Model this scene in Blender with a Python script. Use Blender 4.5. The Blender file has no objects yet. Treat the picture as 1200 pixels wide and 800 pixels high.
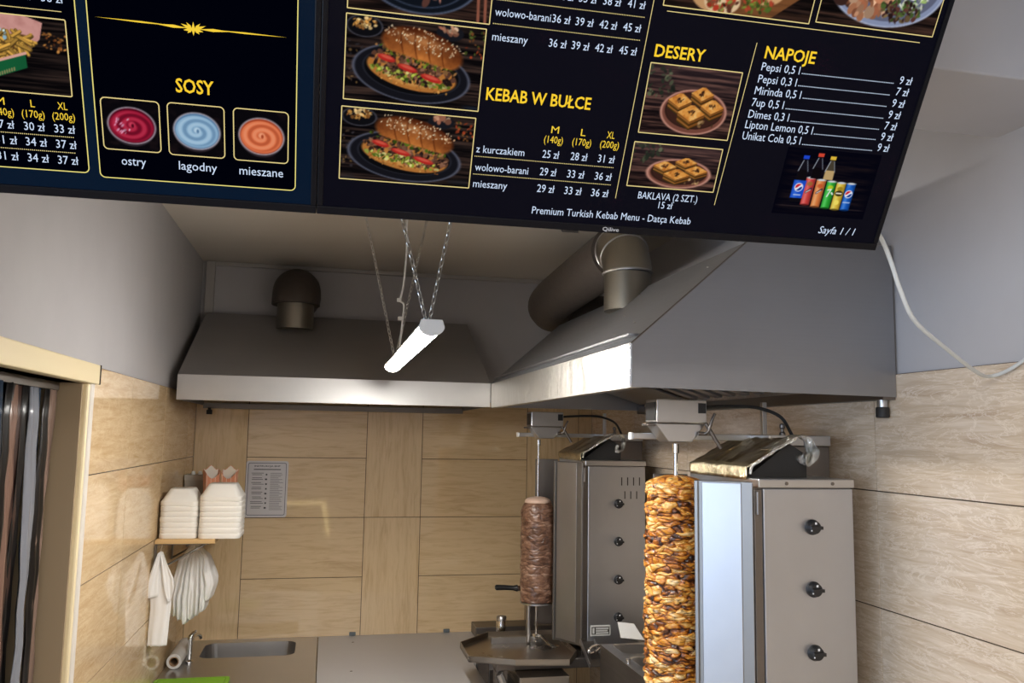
import bpy, bmesh, math, random
import numpy as np
from mathutils import Vector, Matrix, noise as mnoise

# ------------------------------------------------------------------ camera
S = bpy.context.scene
COL = S.collection
random.seed(7)
CAM = Vector((0.0, 0.0, 1.92))
YAW, PITCH, ROLL, FPX = 0.2145, 0.1123, 0.0168, 977.4
fw = Vector((math.sin(YAW)*math.cos(PITCH), math.cos(YAW)*math.cos(PITCH), math.sin(PITCH)))
rt = Vector((math.cos(YAW), -math.sin(YAW), 0)); up = rt.cross(fw)
r2 = math.cos(ROLL)*rt + math.sin(ROLL)*up
u2 = -math.sin(ROLL)*rt + math.cos(ROLL)*up
cam = bpy.data.cameras.new('camera'); camo = bpy.data.objects.new('camera', cam); COL.objects.link(camo)
cam.sensor_width = 36.0; cam.lens = FPX/1200*36; cam.clip_start = 0.02
camo.matrix_world = Matrix(((r2.x, u2.x, -fw.x, CAM.x), (r2.y, u2.y, -fw.y, CAM.y), (r2.z, u2.z, -fw.z, CAM.z), (0, 0, 0, 1)))
S.camera = camo

# ------------------------------------------------------------------ light and exposure
S.view_settings.view_transform = 'Standard'; S.view_settings.look = 'None'
S.view_settings.gamma = 1.0; S.view_settings.use_curve_mapping = False
S.view_settings.exposure = 0.0
BATTEN = 118.0          # emission of the hanging lamp's diffuser
DAY = 108.0             # daylight through the shop window
SHOP_FILL = 84.0            # added, unseen fill below the shop ceiling
COUNTER_FILL = 15.0            # added fill over the counter in front of the screens
w = bpy.data.worlds.new('world'); S.world = w; w.use_nodes = True
w.node_tree.nodes['Background'].inputs[0].default_value = (0.55, 0.68, 1.0, 1)
w.node_tree.nodes['Background'].inputs[1].default_value = 0.9
def area(name, size, energy, color, loc, rot):
    l = bpy.data.lights.new(name, 'AREA'); l.shape = 'RECTANGLE'; l.size, l.size_y = size; l.energy = energy; l.color = color
    o = bpy.data.objects.new(name, l); COL.objects.link(o); o.location = loc; o.rotation_euler = [math.radians(a) for a in rot]
area('window_daylight', (3.0, 1.5), DAY, (0.60, 0.77, 1.0), (-2.75, -0.95, 1.55), (90, 0, -90))     # through the side window of the shop
area('shop_ceiling_fill', (2.4, 0.6), SHOP_FILL, (1.0, 0.95, 0.90), (-0.4, -1.6, 3.05), (0, 0, 0))  # unseen overhead light, added as fill from the shop side
area('counter_fill', (1.2, 0.12), COUNTER_FILL, (1.0, 0.95, 0.88), (0.30, 0.20, 2.62), (0, 0, 90))           # unseen, added over the counter to brighten grill fronts and lower walls

# ------------------------------------------------------------------ helpers
def srgb(r, g, b):
    def f(c):
        c /= 255.0
        return c/12.92 if c <= 0.04045 else ((c+0.055)/1.055)**2.4
    return (f(r), f(g), f(b), 1.0)

class MB:
    def __init__(s): s.bm = bmesh.new()
    def poly(s, pts):
        return s.bm.faces.new([s.bm.verts.new(p) for p in pts])
    def hexa(s, p):          # p: 4 lower then 4 upper corners, same order
        v = [s.bm.verts.new(q) for q in p]
        for f in ((3, 2, 1, 0), (4, 5, 6, 7), (0, 1, 5, 4), (1, 2, 6, 5), (2, 3, 7, 6), (3, 0, 4, 7)):
            s.bm.faces.new([v[i] for i in f])
        return s
    def box(s, x0, x1, y0, y1, z0, z1):
        return s.hexa([(x0, y0, z0), (x1, y0, z0), (x1, y1, z0), (x0, y1, z0), (x0, y0, z1), (x1, y0, z1), (x1, y1, z1), (x0, y1, z1)])
    def prism(s, pts, d):    # polygon swept along vector d
        d = Vector(d); a = [s.bm.verts.new(p) for p in pts]; b = [s.bm.verts.new(Vector(p)+d) for p in pts]
        s.bm.faces.new(a[::-1]); s.bm.faces.new(b); n = len(a)
        for i in range(n): s.bm.faces.new((a[i], a[(i+1) % n], b[(i+1) % n], b[i]))
        return s
    def loft(s, rings, cap0=True, cap1=True, closed=True):
        R = [[s.bm.verts.new(p) for p in r] for r in rings]; n = len(R[0])
        for a, b in zip(R, R[1:]):
            for i in range(n if closed else n-1):
                s.bm.faces.new((a[i], a[(i+1) % n], b[(i+1) % n], b[i]))
        if cap0 and closed: s.bm.faces.new(R[0][::-1])
        if cap1 and closed: s.bm.faces.new(R[-1])
        return s
    def tube(s, pts, r, n=10, caps=True):
        pts = [Vector(p) for p in pts]; rings = []
        rr = r if isinstance(r, (list, tuple)) else [r]*len(pts)
        t0 = (pts[1]-pts[0]).normalized(); a = t0.orthogonal().normalized()
        for i, p in enumerate(pts):
            t = (pts[min(i+1, len(pts)-1)]-pts[max(i-1, 0)]).normalized()
            a = (a-t*a.dot(t)).normalized(); b = t.cross(a)
            rings.append([p+rr[i]*(math.cos(2*math.pi*k/n)*a+math.sin(2*math.pi*k/n)*b) for k in range(n)])
        return s.loft(rings, caps, caps)
    def cyl(s, p0, p1, r, n=24): return s.tube([p0, p1], r, n)
    def lathe(s, prof, c=(0, 0, 0), n=32, cap=True):    # prof: (r, z)
        return s.loft([[(c[0]+r*math.cos(2*math.pi*k/n), c[1]+r*math.sin(2*math.pi*k/n), c[2]+z) for k in range(n)] for r, z in prof], cap, cap)
    def build(s, name, mat, parent=None, smooth=False, bevel=0.0, seg=2):
        bmesh.ops.recalc_face_normals(s.bm, faces=s.bm.faces)
        me = bpy.data.meshes.new(name); s.bm.to_mesh(me); s.bm.free()
        return link(name, me, mat, parent, smooth, bevel, seg)

def link(name, me, mat, parent=None, smooth=False, bevel=0.0, seg=2):
    o = bpy.data.objects.new(name, me); COL.objects.link(o)
    for m in (mat if isinstance(mat, (list, tuple)) else [mat]): me.materials.append(m)
    if smooth:
        me.shade_smooth()
        if smooth != 'all': me.set_sharp_from_angle(angle=math.radians(40))
    if bevel:
        b = o.modifiers.new('bevel', 'BEVEL'); b.width = bevel; b.segments = seg; b.limit_method = 'ANGLE'; b.angle_limit = math.radians(40)
    if parent: o.parent = parent
    return o

def thing(name, label, cat, loc=(0, 0, 0), group=None, rot=None):
    o = bpy.data.objects.new(name, None); COL.objects.link(o); o.location = loc; o.empty_display_size = 0.05
    if rot is not None: o.rotation_euler = rot
    return tag(o, label, cat, group)
def tag(o, label, cat, group=None):
    o['label'] = label; o['category'] = cat
    if group: o['group'] = group
    return o
def struct(o): o['kind'] = 'structure'; return o
def dup(root, loc, label, group=None):
    r = root.copy(); COL.objects.link(r); r.location = loc; r['label'] = label
    if group: r['group'] = group
    for ch in list(root.children):
        c = ch.copy(); COL.objects.link(c); c.parent = r
        for g in ch.children:
            d = g.copy(); COL.objects.link(d); d.parent = c
    return r
def curve_pts(P, n=10):       # Catmull-Rom through P
    P = [Vector(p) for p in P]; Q = [2*P[0]-P[1]]+P+[2*P[-1]-P[-2]]; out = []
    for i in range(1, len(Q)-2):
        a, b, c, d = Q[i-1:i+3]
        for k in range(n):
            t = k/n
            out.append(0.5*((2*b)+(c-a)*t+(2*a-5*b+4*c-d)*t*t+(3*b-a-3*c+d)*t**3))
    return out+[P[-1]]
def rrect(cx, cy, w, d, r, z, n=6):       # rounded rectangle ring
    pts = []
    for sx, sy, a0 in ((1, 1, 0), (-1, 1, 90), (-1, -1, 180), (1, -1, 270)):
        for k in range(n+1):
            a = math.radians(a0+90*k/n)
            pts.append((cx+sx*(w/2-r)+r*math.cos(a), cy+sy*(d/2-r)+r*math.sin(a), z))
    return pts

# ------------------------------------------------------------------ materials
def mat(name, color=(0.5, 0.5, 0.5, 1), rough=0.5, metal=0.0, spec=0.5, emit=None, es=0.0, coat=0.0):
    m = bpy.data.materials.new(name); m.use_nodes = True; b = m.node_tree.nodes['Principled BSDF']
    b.inputs['Base Color'].default_value = color; b.inputs['Roughness'].default_value = rough
    b.inputs['Metallic'].default_value = metal; b.inputs['Specular IOR Level'].default_value = spec
    b.inputs['Coat Weight'].default_value = coat
    if emit: b.inputs['Emission Color'].default_value = emit; b.inputs['Emission Strength'].default_value = es
    return m
def nd(m, t, **k):
    n = m.node_tree.nodes.new(t)
    for a, v in k.items(): setattr(n, a, v)
    return n
def ln(m, a, b): m.node_tree.links.new(a, b)
def B(m): return m.node_tree.nodes['Principled BSDF']
def mapped(m, kind='Object', scale=(1, 1, 1)):
    tc = nd(m, 'ShaderNodeTexCoord'); mp = nd(m, 'ShaderNodeMapping'); mp.inputs['Scale'].default_value = scale
    ln(m, tc.outputs[kind], mp.inputs[0]); return mp.outputs[0]
def noise(m, vec, scale, detail=4, rough=0.55, dist=0.0):
    n = nd(m, 'ShaderNodeTexNoise'); n.inputs['Scale'].default_value = scale; n.inputs['Detail'].default_value = detail
    n.inputs['Roughness'].default_value = rough; n.inputs['Distortion'].default_value = dist
    if vec is not None: ln(m, vec, n.inputs['Vector'])
    return n.outputs['Fac']
def ramp(m, fac, stops):
    r = nd(m, 'ShaderNodeValToRGB'); e = r.color_ramp.elements
    while len(e) < len(stops): e.new(0.5)
    for i, (p, c) in enumerate(stops): e[i].position = p; e[i].color = c
    ln(m, fac, r.inputs[0]); return r.outputs[0]
def rng(m, fac, a, b, lo=0.0, hi=1.0):
    r = nd(m, 'ShaderNodeMapRange'); r.inputs[1].default_value = lo; r.inputs[2].default_value = hi
    r.inputs[3].default_value = a; r.inputs[4].default_value = b; ln(m, fac, r.inputs[0]); return r.outputs[0]
def bump(m, h, strength, dist=0.01):
    b = nd(m, 'ShaderNodeBump'); b.inputs['Strength'].default_value = strength; b.inputs['Distance'].default_value = dist
    ln(m, h, b.inputs['Height']); ln(m, b.outputs[0], B(m).inputs['Normal'])

def steel(name, col, rough, grain=(1, 1, 60), var=0.03):
    m = mat(name, col, rough, 1.0)
    f = noise(m, mapped(m, 'Object', grain), 5, 4, 0.55); g = noise(m, mapped(m), 2.6, 4, 0.6)
    mx = nd(m, 'ShaderNodeMath', operation='ADD'); ln(m, rng(m, f, -var*0.5, var*0.5, 0.3, 0.7), mx.inputs[0]); ln(m, rng(m, g, rough-var*0.6, rough+var, 0.3, 0.75), mx.inputs[1])
    ln(m, mx.outputs[0], B(m).inputs['Roughness'])
    ln(m, ramp(m, g, [(0.32, tuple(x*0.90 for x in col[:3])+(1,)), (0.68, col)]), B(m).inputs['Base Color'])
    return m
M = {}
M['steel'] = steel('brushed_steel', (0.55, 0.55, 0.555, 1), 0.32, (1, 1, 60), 0.015)
M['steel_v'] = steel('brushed_steel_upright', (0.515, 0.53, 0.565, 1), 0.38, (60, 60, 1))
M['hood'] = steel('hood_steel', (0.35, 0.352, 0.365, 1), 0.50, (1, 1, 40), 0.05)
M['dull'] = steel('dull_hood_steel', (0.37, 0.355, 0.345, 1), 0.50, (1, 1, 40), 0.05); B(M['dull']).inputs['Metallic'].default_value = 0.5
M['frame'] = steel('wing_frame_steel', (0.30, 0.295, 0.29, 1), 0.42, (1, 1, 40), 0.01)
M['lip'] = steel('hood_lip_steel', (0.60, 0.59, 0.575, 1), 0.38, (60, 60, 1), 0.03)
M['lip2'] = steel('smudged_lip_steel', (0.50, 0.475, 0.43, 1), 0.40, (1, 60, 1), 0.06)
bump(M['lip2'], noise(M['lip2'], mapped(M['lip2'], 'Object', (1, 6, 3)), 2.2, 3, 0.5, 0.8), 0.35, 0.02)
M['darksteel'] = steel('stained_steel', (0.20, 0.18, 0.165, 1), 0.38, (1, 1, 20), 0.10)
M['tray'] = steel('greasy_steel', (0.40, 0.35, 0.29, 1), 0.30, (1, 1, 20), 0.08)
M['chrome'] = mat('chrome', (0.75, 0.75, 0.75, 1), 0.1, 1.0)
M['black'] = mat('black_plastic', (0.012, 0.012, 0.013, 1), 0.35)
M['blackrub'] = mat('black_rubber', (0.015, 0.014, 0.014, 1), 0.6)
M['dark'] = mat('matt_dark', (0.02, 0.018, 0.016, 1), 0.7)  # matt near-black; stands for shade in the heat guard's opening
M['white'] = mat('white_plastic', (0.78, 0.77, 0.74, 1), 0.4)
M['foam'] = mat('white_foam', (0.86, 0.84, 0.79, 1), 0.55)
M['bag'] = mat('white_film', (0.84, 0.83, 0.81, 1), 0.42)
M['film'] = mat('translucent_film', (0.80, 0.79, 0.77, 1), 0.35)
B(M['film']).inputs['Transmission Weight'].default_value = 0.25
B(M['bag']).inputs['Subsurface Weight'].default_value = 0.0
M['wood'] = mat('shelf_wood', srgb(205, 170, 118), 0.5)
M['green'] = mat('green_board', srgb(126, 186, 40), 0.4)
M['cream'] = mat('cream_frame', srgb(226, 210, 172), 0.45)
M['greypaint'] = mat('grey_sheet', (0.50, 0.50, 0.52, 1), 0.35, 0.25)
M['ceil'] = mat('ceiling_paint', srgb(205, 198, 188), 0.85)
M['floor'] = mat('floor_tile', srgb(186, 174, 158), 0.35)
M['red'] = mat('red_plastic', srgb(190, 30, 20), 0.4)
M['dot'] = mat('white_marking', (0.8, 0.8, 0.8, 1), 0.5)
M['ceramic'] = mat('burner_ceramic', srgb(150, 120, 95), 0.8)

m = mat('wall_paint', srgb(188, 186, 186), 0.75)
f = noise(m, mapped(m), 1.6, 5, 0.6); ln(m, ramp(m, f, [(0.3, srgb(172, 170, 172)), (0.7, srgb(183, 181, 183))]), B(m).inputs['Base Color'])
bump(m, noise(m, mapped(m), 160, 3), 0.06, 0.002); M['paint'] = m

def tile_mat(name, base, light, deep, rough=0.13, vein=0.5):
    m = mat(name, base, rough, 0, 0.5)
    v = mapped(m, 'UV', (1.6, 11.0, 1)); n1 = noise(m, v, 1.6, 7, 0.62, 0.9)
    n2 = noise(m, mapped(m, 'UV', (3, 34, 1)), 1.5, 5, 0.65, 1.2)
    c = ramp(m, n1, [(0.28, deep), (0.46, base), (0.60, base), (0.74, light)])
    fine = ramp(m, n2, [(0.36, deep), (0.5, base), (0.68, light)])
    mx = nd(m, 'ShaderNodeMix', data_type='RGBA'); mx.inputs[0].default_value = 0.42
    ln(m, c, mx.inputs[6]); ln(m, fine, mx.inputs[7])
    # thin bright veins
    n3 = noise(m, mapped(m, 'UV', (2.2, 9, 1)), 2.3, 8, 0.7, 1.6)
    ab = nd(m, 'ShaderNodeMath', operation='ABSOLUTE'); sb = nd(m, 'ShaderNodeMath', operation='SUBTRACT'); sb.inputs[1].default_value = 0.5
    ln(m, n3, sb.inputs[0]); ln(m, sb.outputs[0], ab.inputs[0])
    mv = nd(m, 'ShaderNodeMix', data_type='RGBA'); ln(m, rng(m, ab.outputs[0], vein, 0.0, 0.0, 0.024), mv.inputs[0])
    ln(m, mx.outputs[2], mv.inputs[6]); mv.inputs[7].default_value = light
    ln(m, mv.outputs[2], B(m).inputs['Base Color'])
    bump(m, n2, 0.02, 0.002)
    return m
M['tile_l'] = tile_mat('travertine_left', srgb(214, 186, 146), srgb(236, 212, 176), srgb(192, 158, 112), 0.045, 0.55)  # left and right stone tinted apart, each wall's light put into its colour
M['tile_r'] = tile_mat('travertine_right', srgb(206, 186, 162), srgb(232, 218, 200), srgb(178, 152, 124), 0.20, 0.70)
M['tile_b'] = tile_mat('wood_grain_tile', srgb(216, 190, 150), srgb(224, 198, 160), srgb(190, 158, 118), 0.04, 0.0)
M['grout'] = mat('dark_grout', srgb(70, 56, 44), 0.9)

m = mat('aluminium_foil', (0.72, 0.66, 0.52, 1), 0.2, 1.0)
f = noise(m, mapped(m, 'Object', (1, 1, 1)), 28, 6, 0.65, 0.6)
st = noise(m, mapped(m, 'Object', (5, 14, 5)), 1.0, 4, 0.6, 0.5)
ln(m, ramp(m, st, [(0.30, (0.09, 0.045, 0.015, 1)), (0.41, (0.42, 0.28, 0.11, 1)), (0.54, (0.74, 0.66, 0.47, 1))]), B(m).inputs['Base Color'])
bump(m, f, 0.55, 0.012); M['foil'] = m
m = mat('clean_foil', (0.80, 0.77, 0.70, 1), 0.18, 1.0)
bump(m, noise(m, mapped(m), 45, 6, 0.65, 0.8), 0.8, 0.015); M['foil2'] = m

m = mat('gold_foil', (0.86, 0.76, 0.52, 1), 0.25, 1.0)
bump(m, noise(m, mapped(m, 'Object', (1, 3, 1)), 40, 5, 0.6, 0.6), 0.6, 0.012); M['foil3'] = m
m = mat('duct_sheet', (0.30, 0.27, 0.22, 1), 0.4, 1.0)
M['duct'] = m
m = mat('sooty_duct', (0.075, 0.06, 0.05, 1), 0.6, 0.3); M['sootduct'] = m
bump(m, noise(m, mapped(m), 30, 4), 0.3, 0.01)

def meat_mat(name, stops, sc, rough, coat, zs, streak):
    m = mat(name, rough=rough, coat=coat); B(m).inputs['Coat Roughness'].default_value = 0.2
    n1 = noise(m, mapped(m, 'Object', (1, 1, zs)), sc, 7, 0.65, 0.9)
    at = nd(m, 'ShaderNodeAttribute', attribute_name='char')
    ad = nd(m, 'ShaderNodeMath', operation='ADD'); ln(m, n1, ad.inputs[0]); ln(m, at.outputs['Fac'], ad.inputs[1])
    c = ramp(m, ad.outputs[0], stops)
    n2 = noise(m, mapped(m, 'Object', (1, 1, zs*2.0)), sc*0.9, 6, 0.7, 1.8)
    mx = nd(m, 'ShaderNodeMix', data_type='RGBA'); ln(m, rng(m, n2, 0.0, streak, 0.52, 0.63), mx.inputs[0]); ln(m, c, mx.inputs[6]); mx.inputs[7].default_value = stops[0][1]
    ln(m, mx.outputs[2], B(m).inputs['Base Color'])
    bump(m, noise(m, mapped(m, 'Object', (1, 1, zs)), sc*3, 5), 0.35, 0.003)
    return m
M['chicken'] = meat_mat('roast_chicken', [(0.20, srgb(44, 20, 8)), (0.31, srgb(112, 56, 16)), (0.41, srgb(184, 108, 30)), (0.52, srgb(214, 146, 52)), (0.64, srgb(226, 178, 100)), (0.80, srgb(236, 206, 156))], 24, 0.34, 0.25, 2.2, 0.92)
M['beef'] = meat_mat('roast_beef', [(0.22, srgb(56, 36, 28)), (0.40, srgb(98, 68, 52)), (0.56, srgb(130, 96, 76)), (0.74, srgb(176, 146, 124))], 22, 0.34, 0.3, 3.0, 0.5)
M['fat'] = mat('meat_fat', srgb(206, 176, 156), 0.4)

def emis(name, col, s=1.0): 
    m = bpy.data.materials.new(name); m.use_nodes = True; nt = m.node_tree; nt.nodes.clear()
    o = nt.nodes.new('ShaderNodeOutputMaterial'); e = nt.nodes.new('ShaderNodeEmission'); e.inputs[0].default_value = col; e.inputs[1].default_value = s
    nt.links.new(e.outputs[0], o.inputs[0]); return m
M['lamp'] = emis('lamp_diffuser', (1.0, 0.965, 0.91, 1), BATTEN)
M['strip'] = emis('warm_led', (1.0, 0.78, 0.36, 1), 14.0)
M['t_white'] = emis('screen_white', srgb(206, 222, 246))
M['t_gold'] = emis('screen_gold', srgb(246, 208, 62))
M['t_goldb'] = emis('screen_gold_bright', srgb(250, 206, 50))
M['t_frame'] = emis('screen_frame_gold', srgb(226, 206, 138))
M['t_pale'] = emis('screen_pale_gold', srgb(236, 222, 128))
M['t_panel'] = emis('screen_panel_black', srgb(1, 2, 10))
M['t_logo'] = mat('logo_grey', srgb(170, 172, 178), 0.4)
m = bpy.data.materials.new('screen_picture'); m.use_nodes = True; nt = m.node_tree; nt.nodes.clear()
o_ = nt.nodes.new('ShaderNodeOutputMaterial'); e_ = nt.nodes.new('ShaderNodeEmission'); a_ = nt.nodes.new('ShaderNodeAttribute'); a_.attribute_name = 'Col'
nt.links.new(a_.outputs['Color'], e_.inputs[0]); nt.links.new(e_.outputs[0], o_.inputs[0]); M['pic'] = m
def display(name, col, speck):
    m = mat(name, (0.0015, 0.0015, 0.002, 1), 0.2, 0, 0.03)
    n = noise(m, mapped(m, 'Object'), 420, 2, 0.6); k = noise(m, mapped(m, 'Object'), 11, 3, 0.6)
    mu = nd(m, 'ShaderNodeMath', operation='MULTIPLY'); ln(m, rng(m, n, 0, 1, 0.60, 0.75), mu.inputs[0]); ln(m, rng(m, k, 0, 1, 0.58, 0.72), mu.inputs[1])
    mx = nd(m, 'ShaderNodeMix', data_type='RGBA'); ln(m, mu.outputs[0], mx.inputs[0]); mx.inputs[6].default_value = col; mx.inputs[7].default_value = speck
    ln(m, mx.outputs[2], B(m).inputs['Emission Color']); B(m).inputs['Emission Strength'].default_value = 1.0
    return m
M['disp_r'] = display('screen_navy', srgb(5, 5, 16), srgb(70, 20, 46))
M['disp_l'] = display('screen_blue', srgb(2, 20, 40), srgb(4, 24, 44))
M['bezel'] = mat('bezel_black', (0.004, 0.004, 0.006, 1), 0.3, 0, 0.12)

# ------------------------------------------------------------------ the room
XL, XR, D, ZC, ZT = -0.649, 1.430, 4.443, 2.783, 2.095
rt_ = random.Random(3)
def wall(name, body, front, tiles, mats, grout_rects):
    # body: list of boxes; front(u,v,n): point at u along, v up, n proud of the tile face (negative = behind)
    bm = bmesh.new(); uvl = bm.loops.layers.uv.new('UVMap')
    s = MB.__new__(MB); s.bm = bm
    for b in body: s.box(*b)
    for f in bm.faces: f.material_index = 0
    def slab(u0, u1, v0, v1, n0, n1, mi, vert):
        k = len(bm.faces)
        s.hexa([front(u0, v0, n0), front(u1, v0, n0), front(u1, v0, n1), front(u0, v0, n1), front(u0, v1, n0), front(u1, v1, n0), front(u1, v1, n1), front(u0, v1, n1)])
        bm.faces.ensure_lookup_table(); ou, ov = rt_.random()*9, rt_.random()*9
        inv = {tuple(round(c, 6) for c in front(u, v, n)): (u, v) for u in (u0, u1) for v in (v0, v1) for n in (n0, n1)}
        for f in bm.faces[k:]:
            f.material_index = mi
            for l in f.loops:
                u, v = inv[tuple(round(c, 6) for c in l.vert.co)]
                l[uvl].uv = (v+ou, u+ov) if vert else (u+ou, v+ov)
    for g in grout_rects: slab(*g, -0.008, -0.0022, 1, False)
    for (u0, u1, v0, v1, vert) in tiles:
        e = 0.0016; slab(u0+e, u1-e, v0+e, v1-e, -0.0075, 0.0, 2, vert)
    return struct(s.build(name, mats))
# back wall: columns of wood-grain tiles, upright and lying in turn
rows = [ZT, 1.790, 1.488, 1.188, 0.890, 0.590, 0.290, 0.0]
tl = []
for u0, u1, vert in ((XL, -0.394, True), (-0.394, 0.202, False), (0.202, 0.4915, True), (0.4915, 1.062, False), (1.062, 1.352, True), (1.352, XR, True)):
    if vert: tl += [(u0, u1, 1.488, ZT, True), (u0, u1, 0.890, 1.488, True), (u0, u1, 0.290, 0.890, True), (u0, u1, 0.0, 0.290, True)]
    else: tl += [(u0, u1, rows[i+1], rows[i], False) for i in range(7)]
wall('wall_back', [(XL-0.16, XR+0.16, D+0.008, D+0.15, 0, ZC+0.4)], lambda u, v, n: (u, D-n, v), tl, [M['paint'], M['grout'], M['tile_b']], [(XL, XR, 0.0, ZT)])
tl = []
ys = [1.984+0.6*k for k in range(-9, 6)]
for a, b in zip(ys, ys[1:]):
    a, b = max(a, -3.1), min(b, D)
    if b-a > 0.01: tl += [(a, b, rows[i+1], rows[i], False) for i in range(7)]
wall('wall_right', [(XR+0.008, XR+0.16, -3.1, D+0.15, 0, 3.2)], lambda u, v, n: (XR-n, u, v), tl, [M['paint'], M['grout'], M['tile_r']], [(-3.1, D, 0.0, ZT)])
DY0, DY1, DZ = 1.62, 2.456, 2.042            # doorway in the left wall
tl = []
ys = [2.505, 3.033, 3.633, 4.233, D]
for a, b in zip(ys, ys[1:]): tl += [(a, b, rows[i+1], rows[i], False) for i in range(7)]
wall('wall_left', [(XL-0.15, XL-0.008, 1.40, DY0, 0, 3.2), (XL-0.15, XL-0.008, DY1, D+0.15, 0, 3.2), (XL-0.15, XL-0.008, DY0, DY1, DZ, 3.2)],
     lambda u, v, n: (XL+n, u, v), tl, [M['paint'], M['grout'], M['tile_l']], [(2.505, D, 0.0, ZT)])
struct(MB().box(-2.5, XL-0.15, 1.40, 1.55, 0, 3.2).build('wall_shop', M['paint']))
b = MB(); b.box(-2.65, -2.5, -3.1, -2.5, 0, 3.2); b.box(-2.65, -2.5, 0.6, 1.55, 0, 3.2); b.box(-2.65, -2.5, -2.5, 0.6, 0, 0.8); b.box(-2.65, -2.5, -2.5, 0.6, 2.3, 3.2)
struct(b.build('wall_shop_side', M['paint']))
struct(MB().box(-2.65, XR+0.16, -3.25, -3.1, 0, 3.2).build('wall_front', M['paint']))
b = MB()
for y in (-2.5, -0.98, 0.54): b.box(-2.62, -2.54, y, y+0.06, 0.8, 2.3)
b.box(-2.62, -2.54, -2.5, 0.6, 0.8, 0.86); b.box(-2.62, -2.54, -2.5, 0.6, 2.24, 2.3)
struct(b.build('window_1', M['steel']))
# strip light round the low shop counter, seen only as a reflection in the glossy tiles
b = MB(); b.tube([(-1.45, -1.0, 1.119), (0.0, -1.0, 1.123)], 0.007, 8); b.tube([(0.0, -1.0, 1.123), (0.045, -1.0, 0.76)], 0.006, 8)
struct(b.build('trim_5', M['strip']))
b = MB(); b.box(-1.45, 0.06, -1.50, -1.02, 0, 1.10)
struct(b.build('trim_6', M['paint']))
struct(MB().box(-2.65, XR+0.16, -3.25, D+0.15, -0.1, 0).build('floor', M['floor']))
struct(MB().box(XL-0.15, XR+0.16, 1.53, D+0.15, ZC, ZC+0.3).build('ceiling', M['ceil']))
struct(MB().box(-2.65, XR+0.16, -3.25, 1.30, 3.10, 3.3).build('ceiling_shop', M['ceil']))
struct(MB().box(-2.5, XR+0.16, 1.262, 1.535, 2.600, 3.25).build('trim_1', M['paint'], bevel=0.004))
M['trunk'] = mat('trunking', srgb(168, 164, 160), 0.6)
# trunking up the back left corner and along the top of the back wall
b = MB(); b.box(XL+0.012, XL+0.055, D-0.022, D+0.007, 2.50, ZC-0.002)
struct(b.build('trim_2', M['trunk'], bevel=0.002))
struct(MB().box(XL+0.056, XR, D-0.016, D+0.007, ZC-0.022, ZC-0.002).build('trim_3', M['trunk'], bevel=0.002))
# doorway: cream architrave, pale corner bead, dull lining; dark store room behind
M['bead'] = mat('corner_bead_grey', srgb(206, 200, 192), 0.5)
d1 = struct(MB().box(XL-0.16, XL-0.002, DY1-0.012, DY1+0.0005, 0, DZ).build('door_1', mat('lining_paint', srgb(150, 132, 106), 0.6)))
struct(MB().box(XL-0.12, XL+0.022, 1.50, 2.520, DZ, ZT+0.001).build('architrave', M['cream'], d1, bevel=0.003))
struct(MB().box(XL-0.03, XL+0.012, DY1-0.001, DY1+0.018, 0, DZ).build('door_casing', M['cream'], d1, bevel=0.006))
struct(MB().tube([(XL+0.003, DY1+0.034, 0), (XL+0.003, DY1+0.034, DZ)], 0.0145, 12).build('corner_bead', M['bead'], d1, smooth=True))
struct(MB().box(XL+0.018, XL+0.024, 2.5195, 2.5235, DZ, ZT+0.001).build('architrave_end', M['dark'], d1))
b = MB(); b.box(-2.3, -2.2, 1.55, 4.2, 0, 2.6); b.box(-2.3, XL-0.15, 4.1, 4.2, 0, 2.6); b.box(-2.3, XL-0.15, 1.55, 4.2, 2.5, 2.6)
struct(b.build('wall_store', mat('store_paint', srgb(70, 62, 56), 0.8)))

# ------------------------------------------------------------------ plastic strip curtain in the doorway
cur = thing('strip_curtain', 'curtain of dark and clear plastic strips hanging in the cream-framed doorway', 'curtain', (XL-0.066, 2.0, 0))
MB().box(-0.012, 0.012, -0.37, 0.43, DZ-0.022, DZ-0.001).build('curtain_rail', M['darksteel'], cur)
smats = [mat('strip_brown', srgb(58, 40, 34), 0.35), mat('strip_clear', srgb(146, 150, 160), 0.14), mat('strip_taupe', srgb(116, 96, 86), 0.3), mat('strip_black', srgb(20, 18, 18), 0.3), mat('strip_blue', srgb(62, 76, 94), 0.12), mat('strip_pink', srgb(118, 92, 80), 0.3)]
for q in (1, 4): B(smats[q]).inputs['Transmission Weight'].default_value = 0.35
order = [3, 2, 4, 0, 1, 3, 0, 3, 4, 0, 3, 5, 0, 3, 1, 4, 3, 2]
rs = random.Random(12)
for k in range(18):
    y0 = -0.33+k*0.0425; b = MB(); rings = []; ph = rs.random()*6; sw = rs.uniform(0.9, 1.1)
    for i in range(26):
        z = DZ-0.02-i*0.0775; t = i/25; off = 0.010*math.sin(ph+t*5)*t+0.004*math.sin(ph*2+t*14)
        dx = (k % 3-1)*0.009+0.008*math.sin(ph+3*t); wv = (0.036 if order[k] == 2 else 0.029)*sw
        ring = []
        for j in range(7):
            a = (j/6-0.5)*2; ring.append((dx+0.002*math.cos(a*1.5)+0.0035*math.sin(a*5+ph+z*9)+0.002*math.sin(z*37+ph), y0+off+a*wv, z))
        ring += [(p[0]-0.0018, p[1], p[2]) for p in ring[::-1]]
        rings.append(ring)
    b.loft(rings); o = b.build('strip', smats[order[k]], cur, smooth='all')
    if order[k] in (1, 4): o['label'] = 'clear plastic strip'

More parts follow.
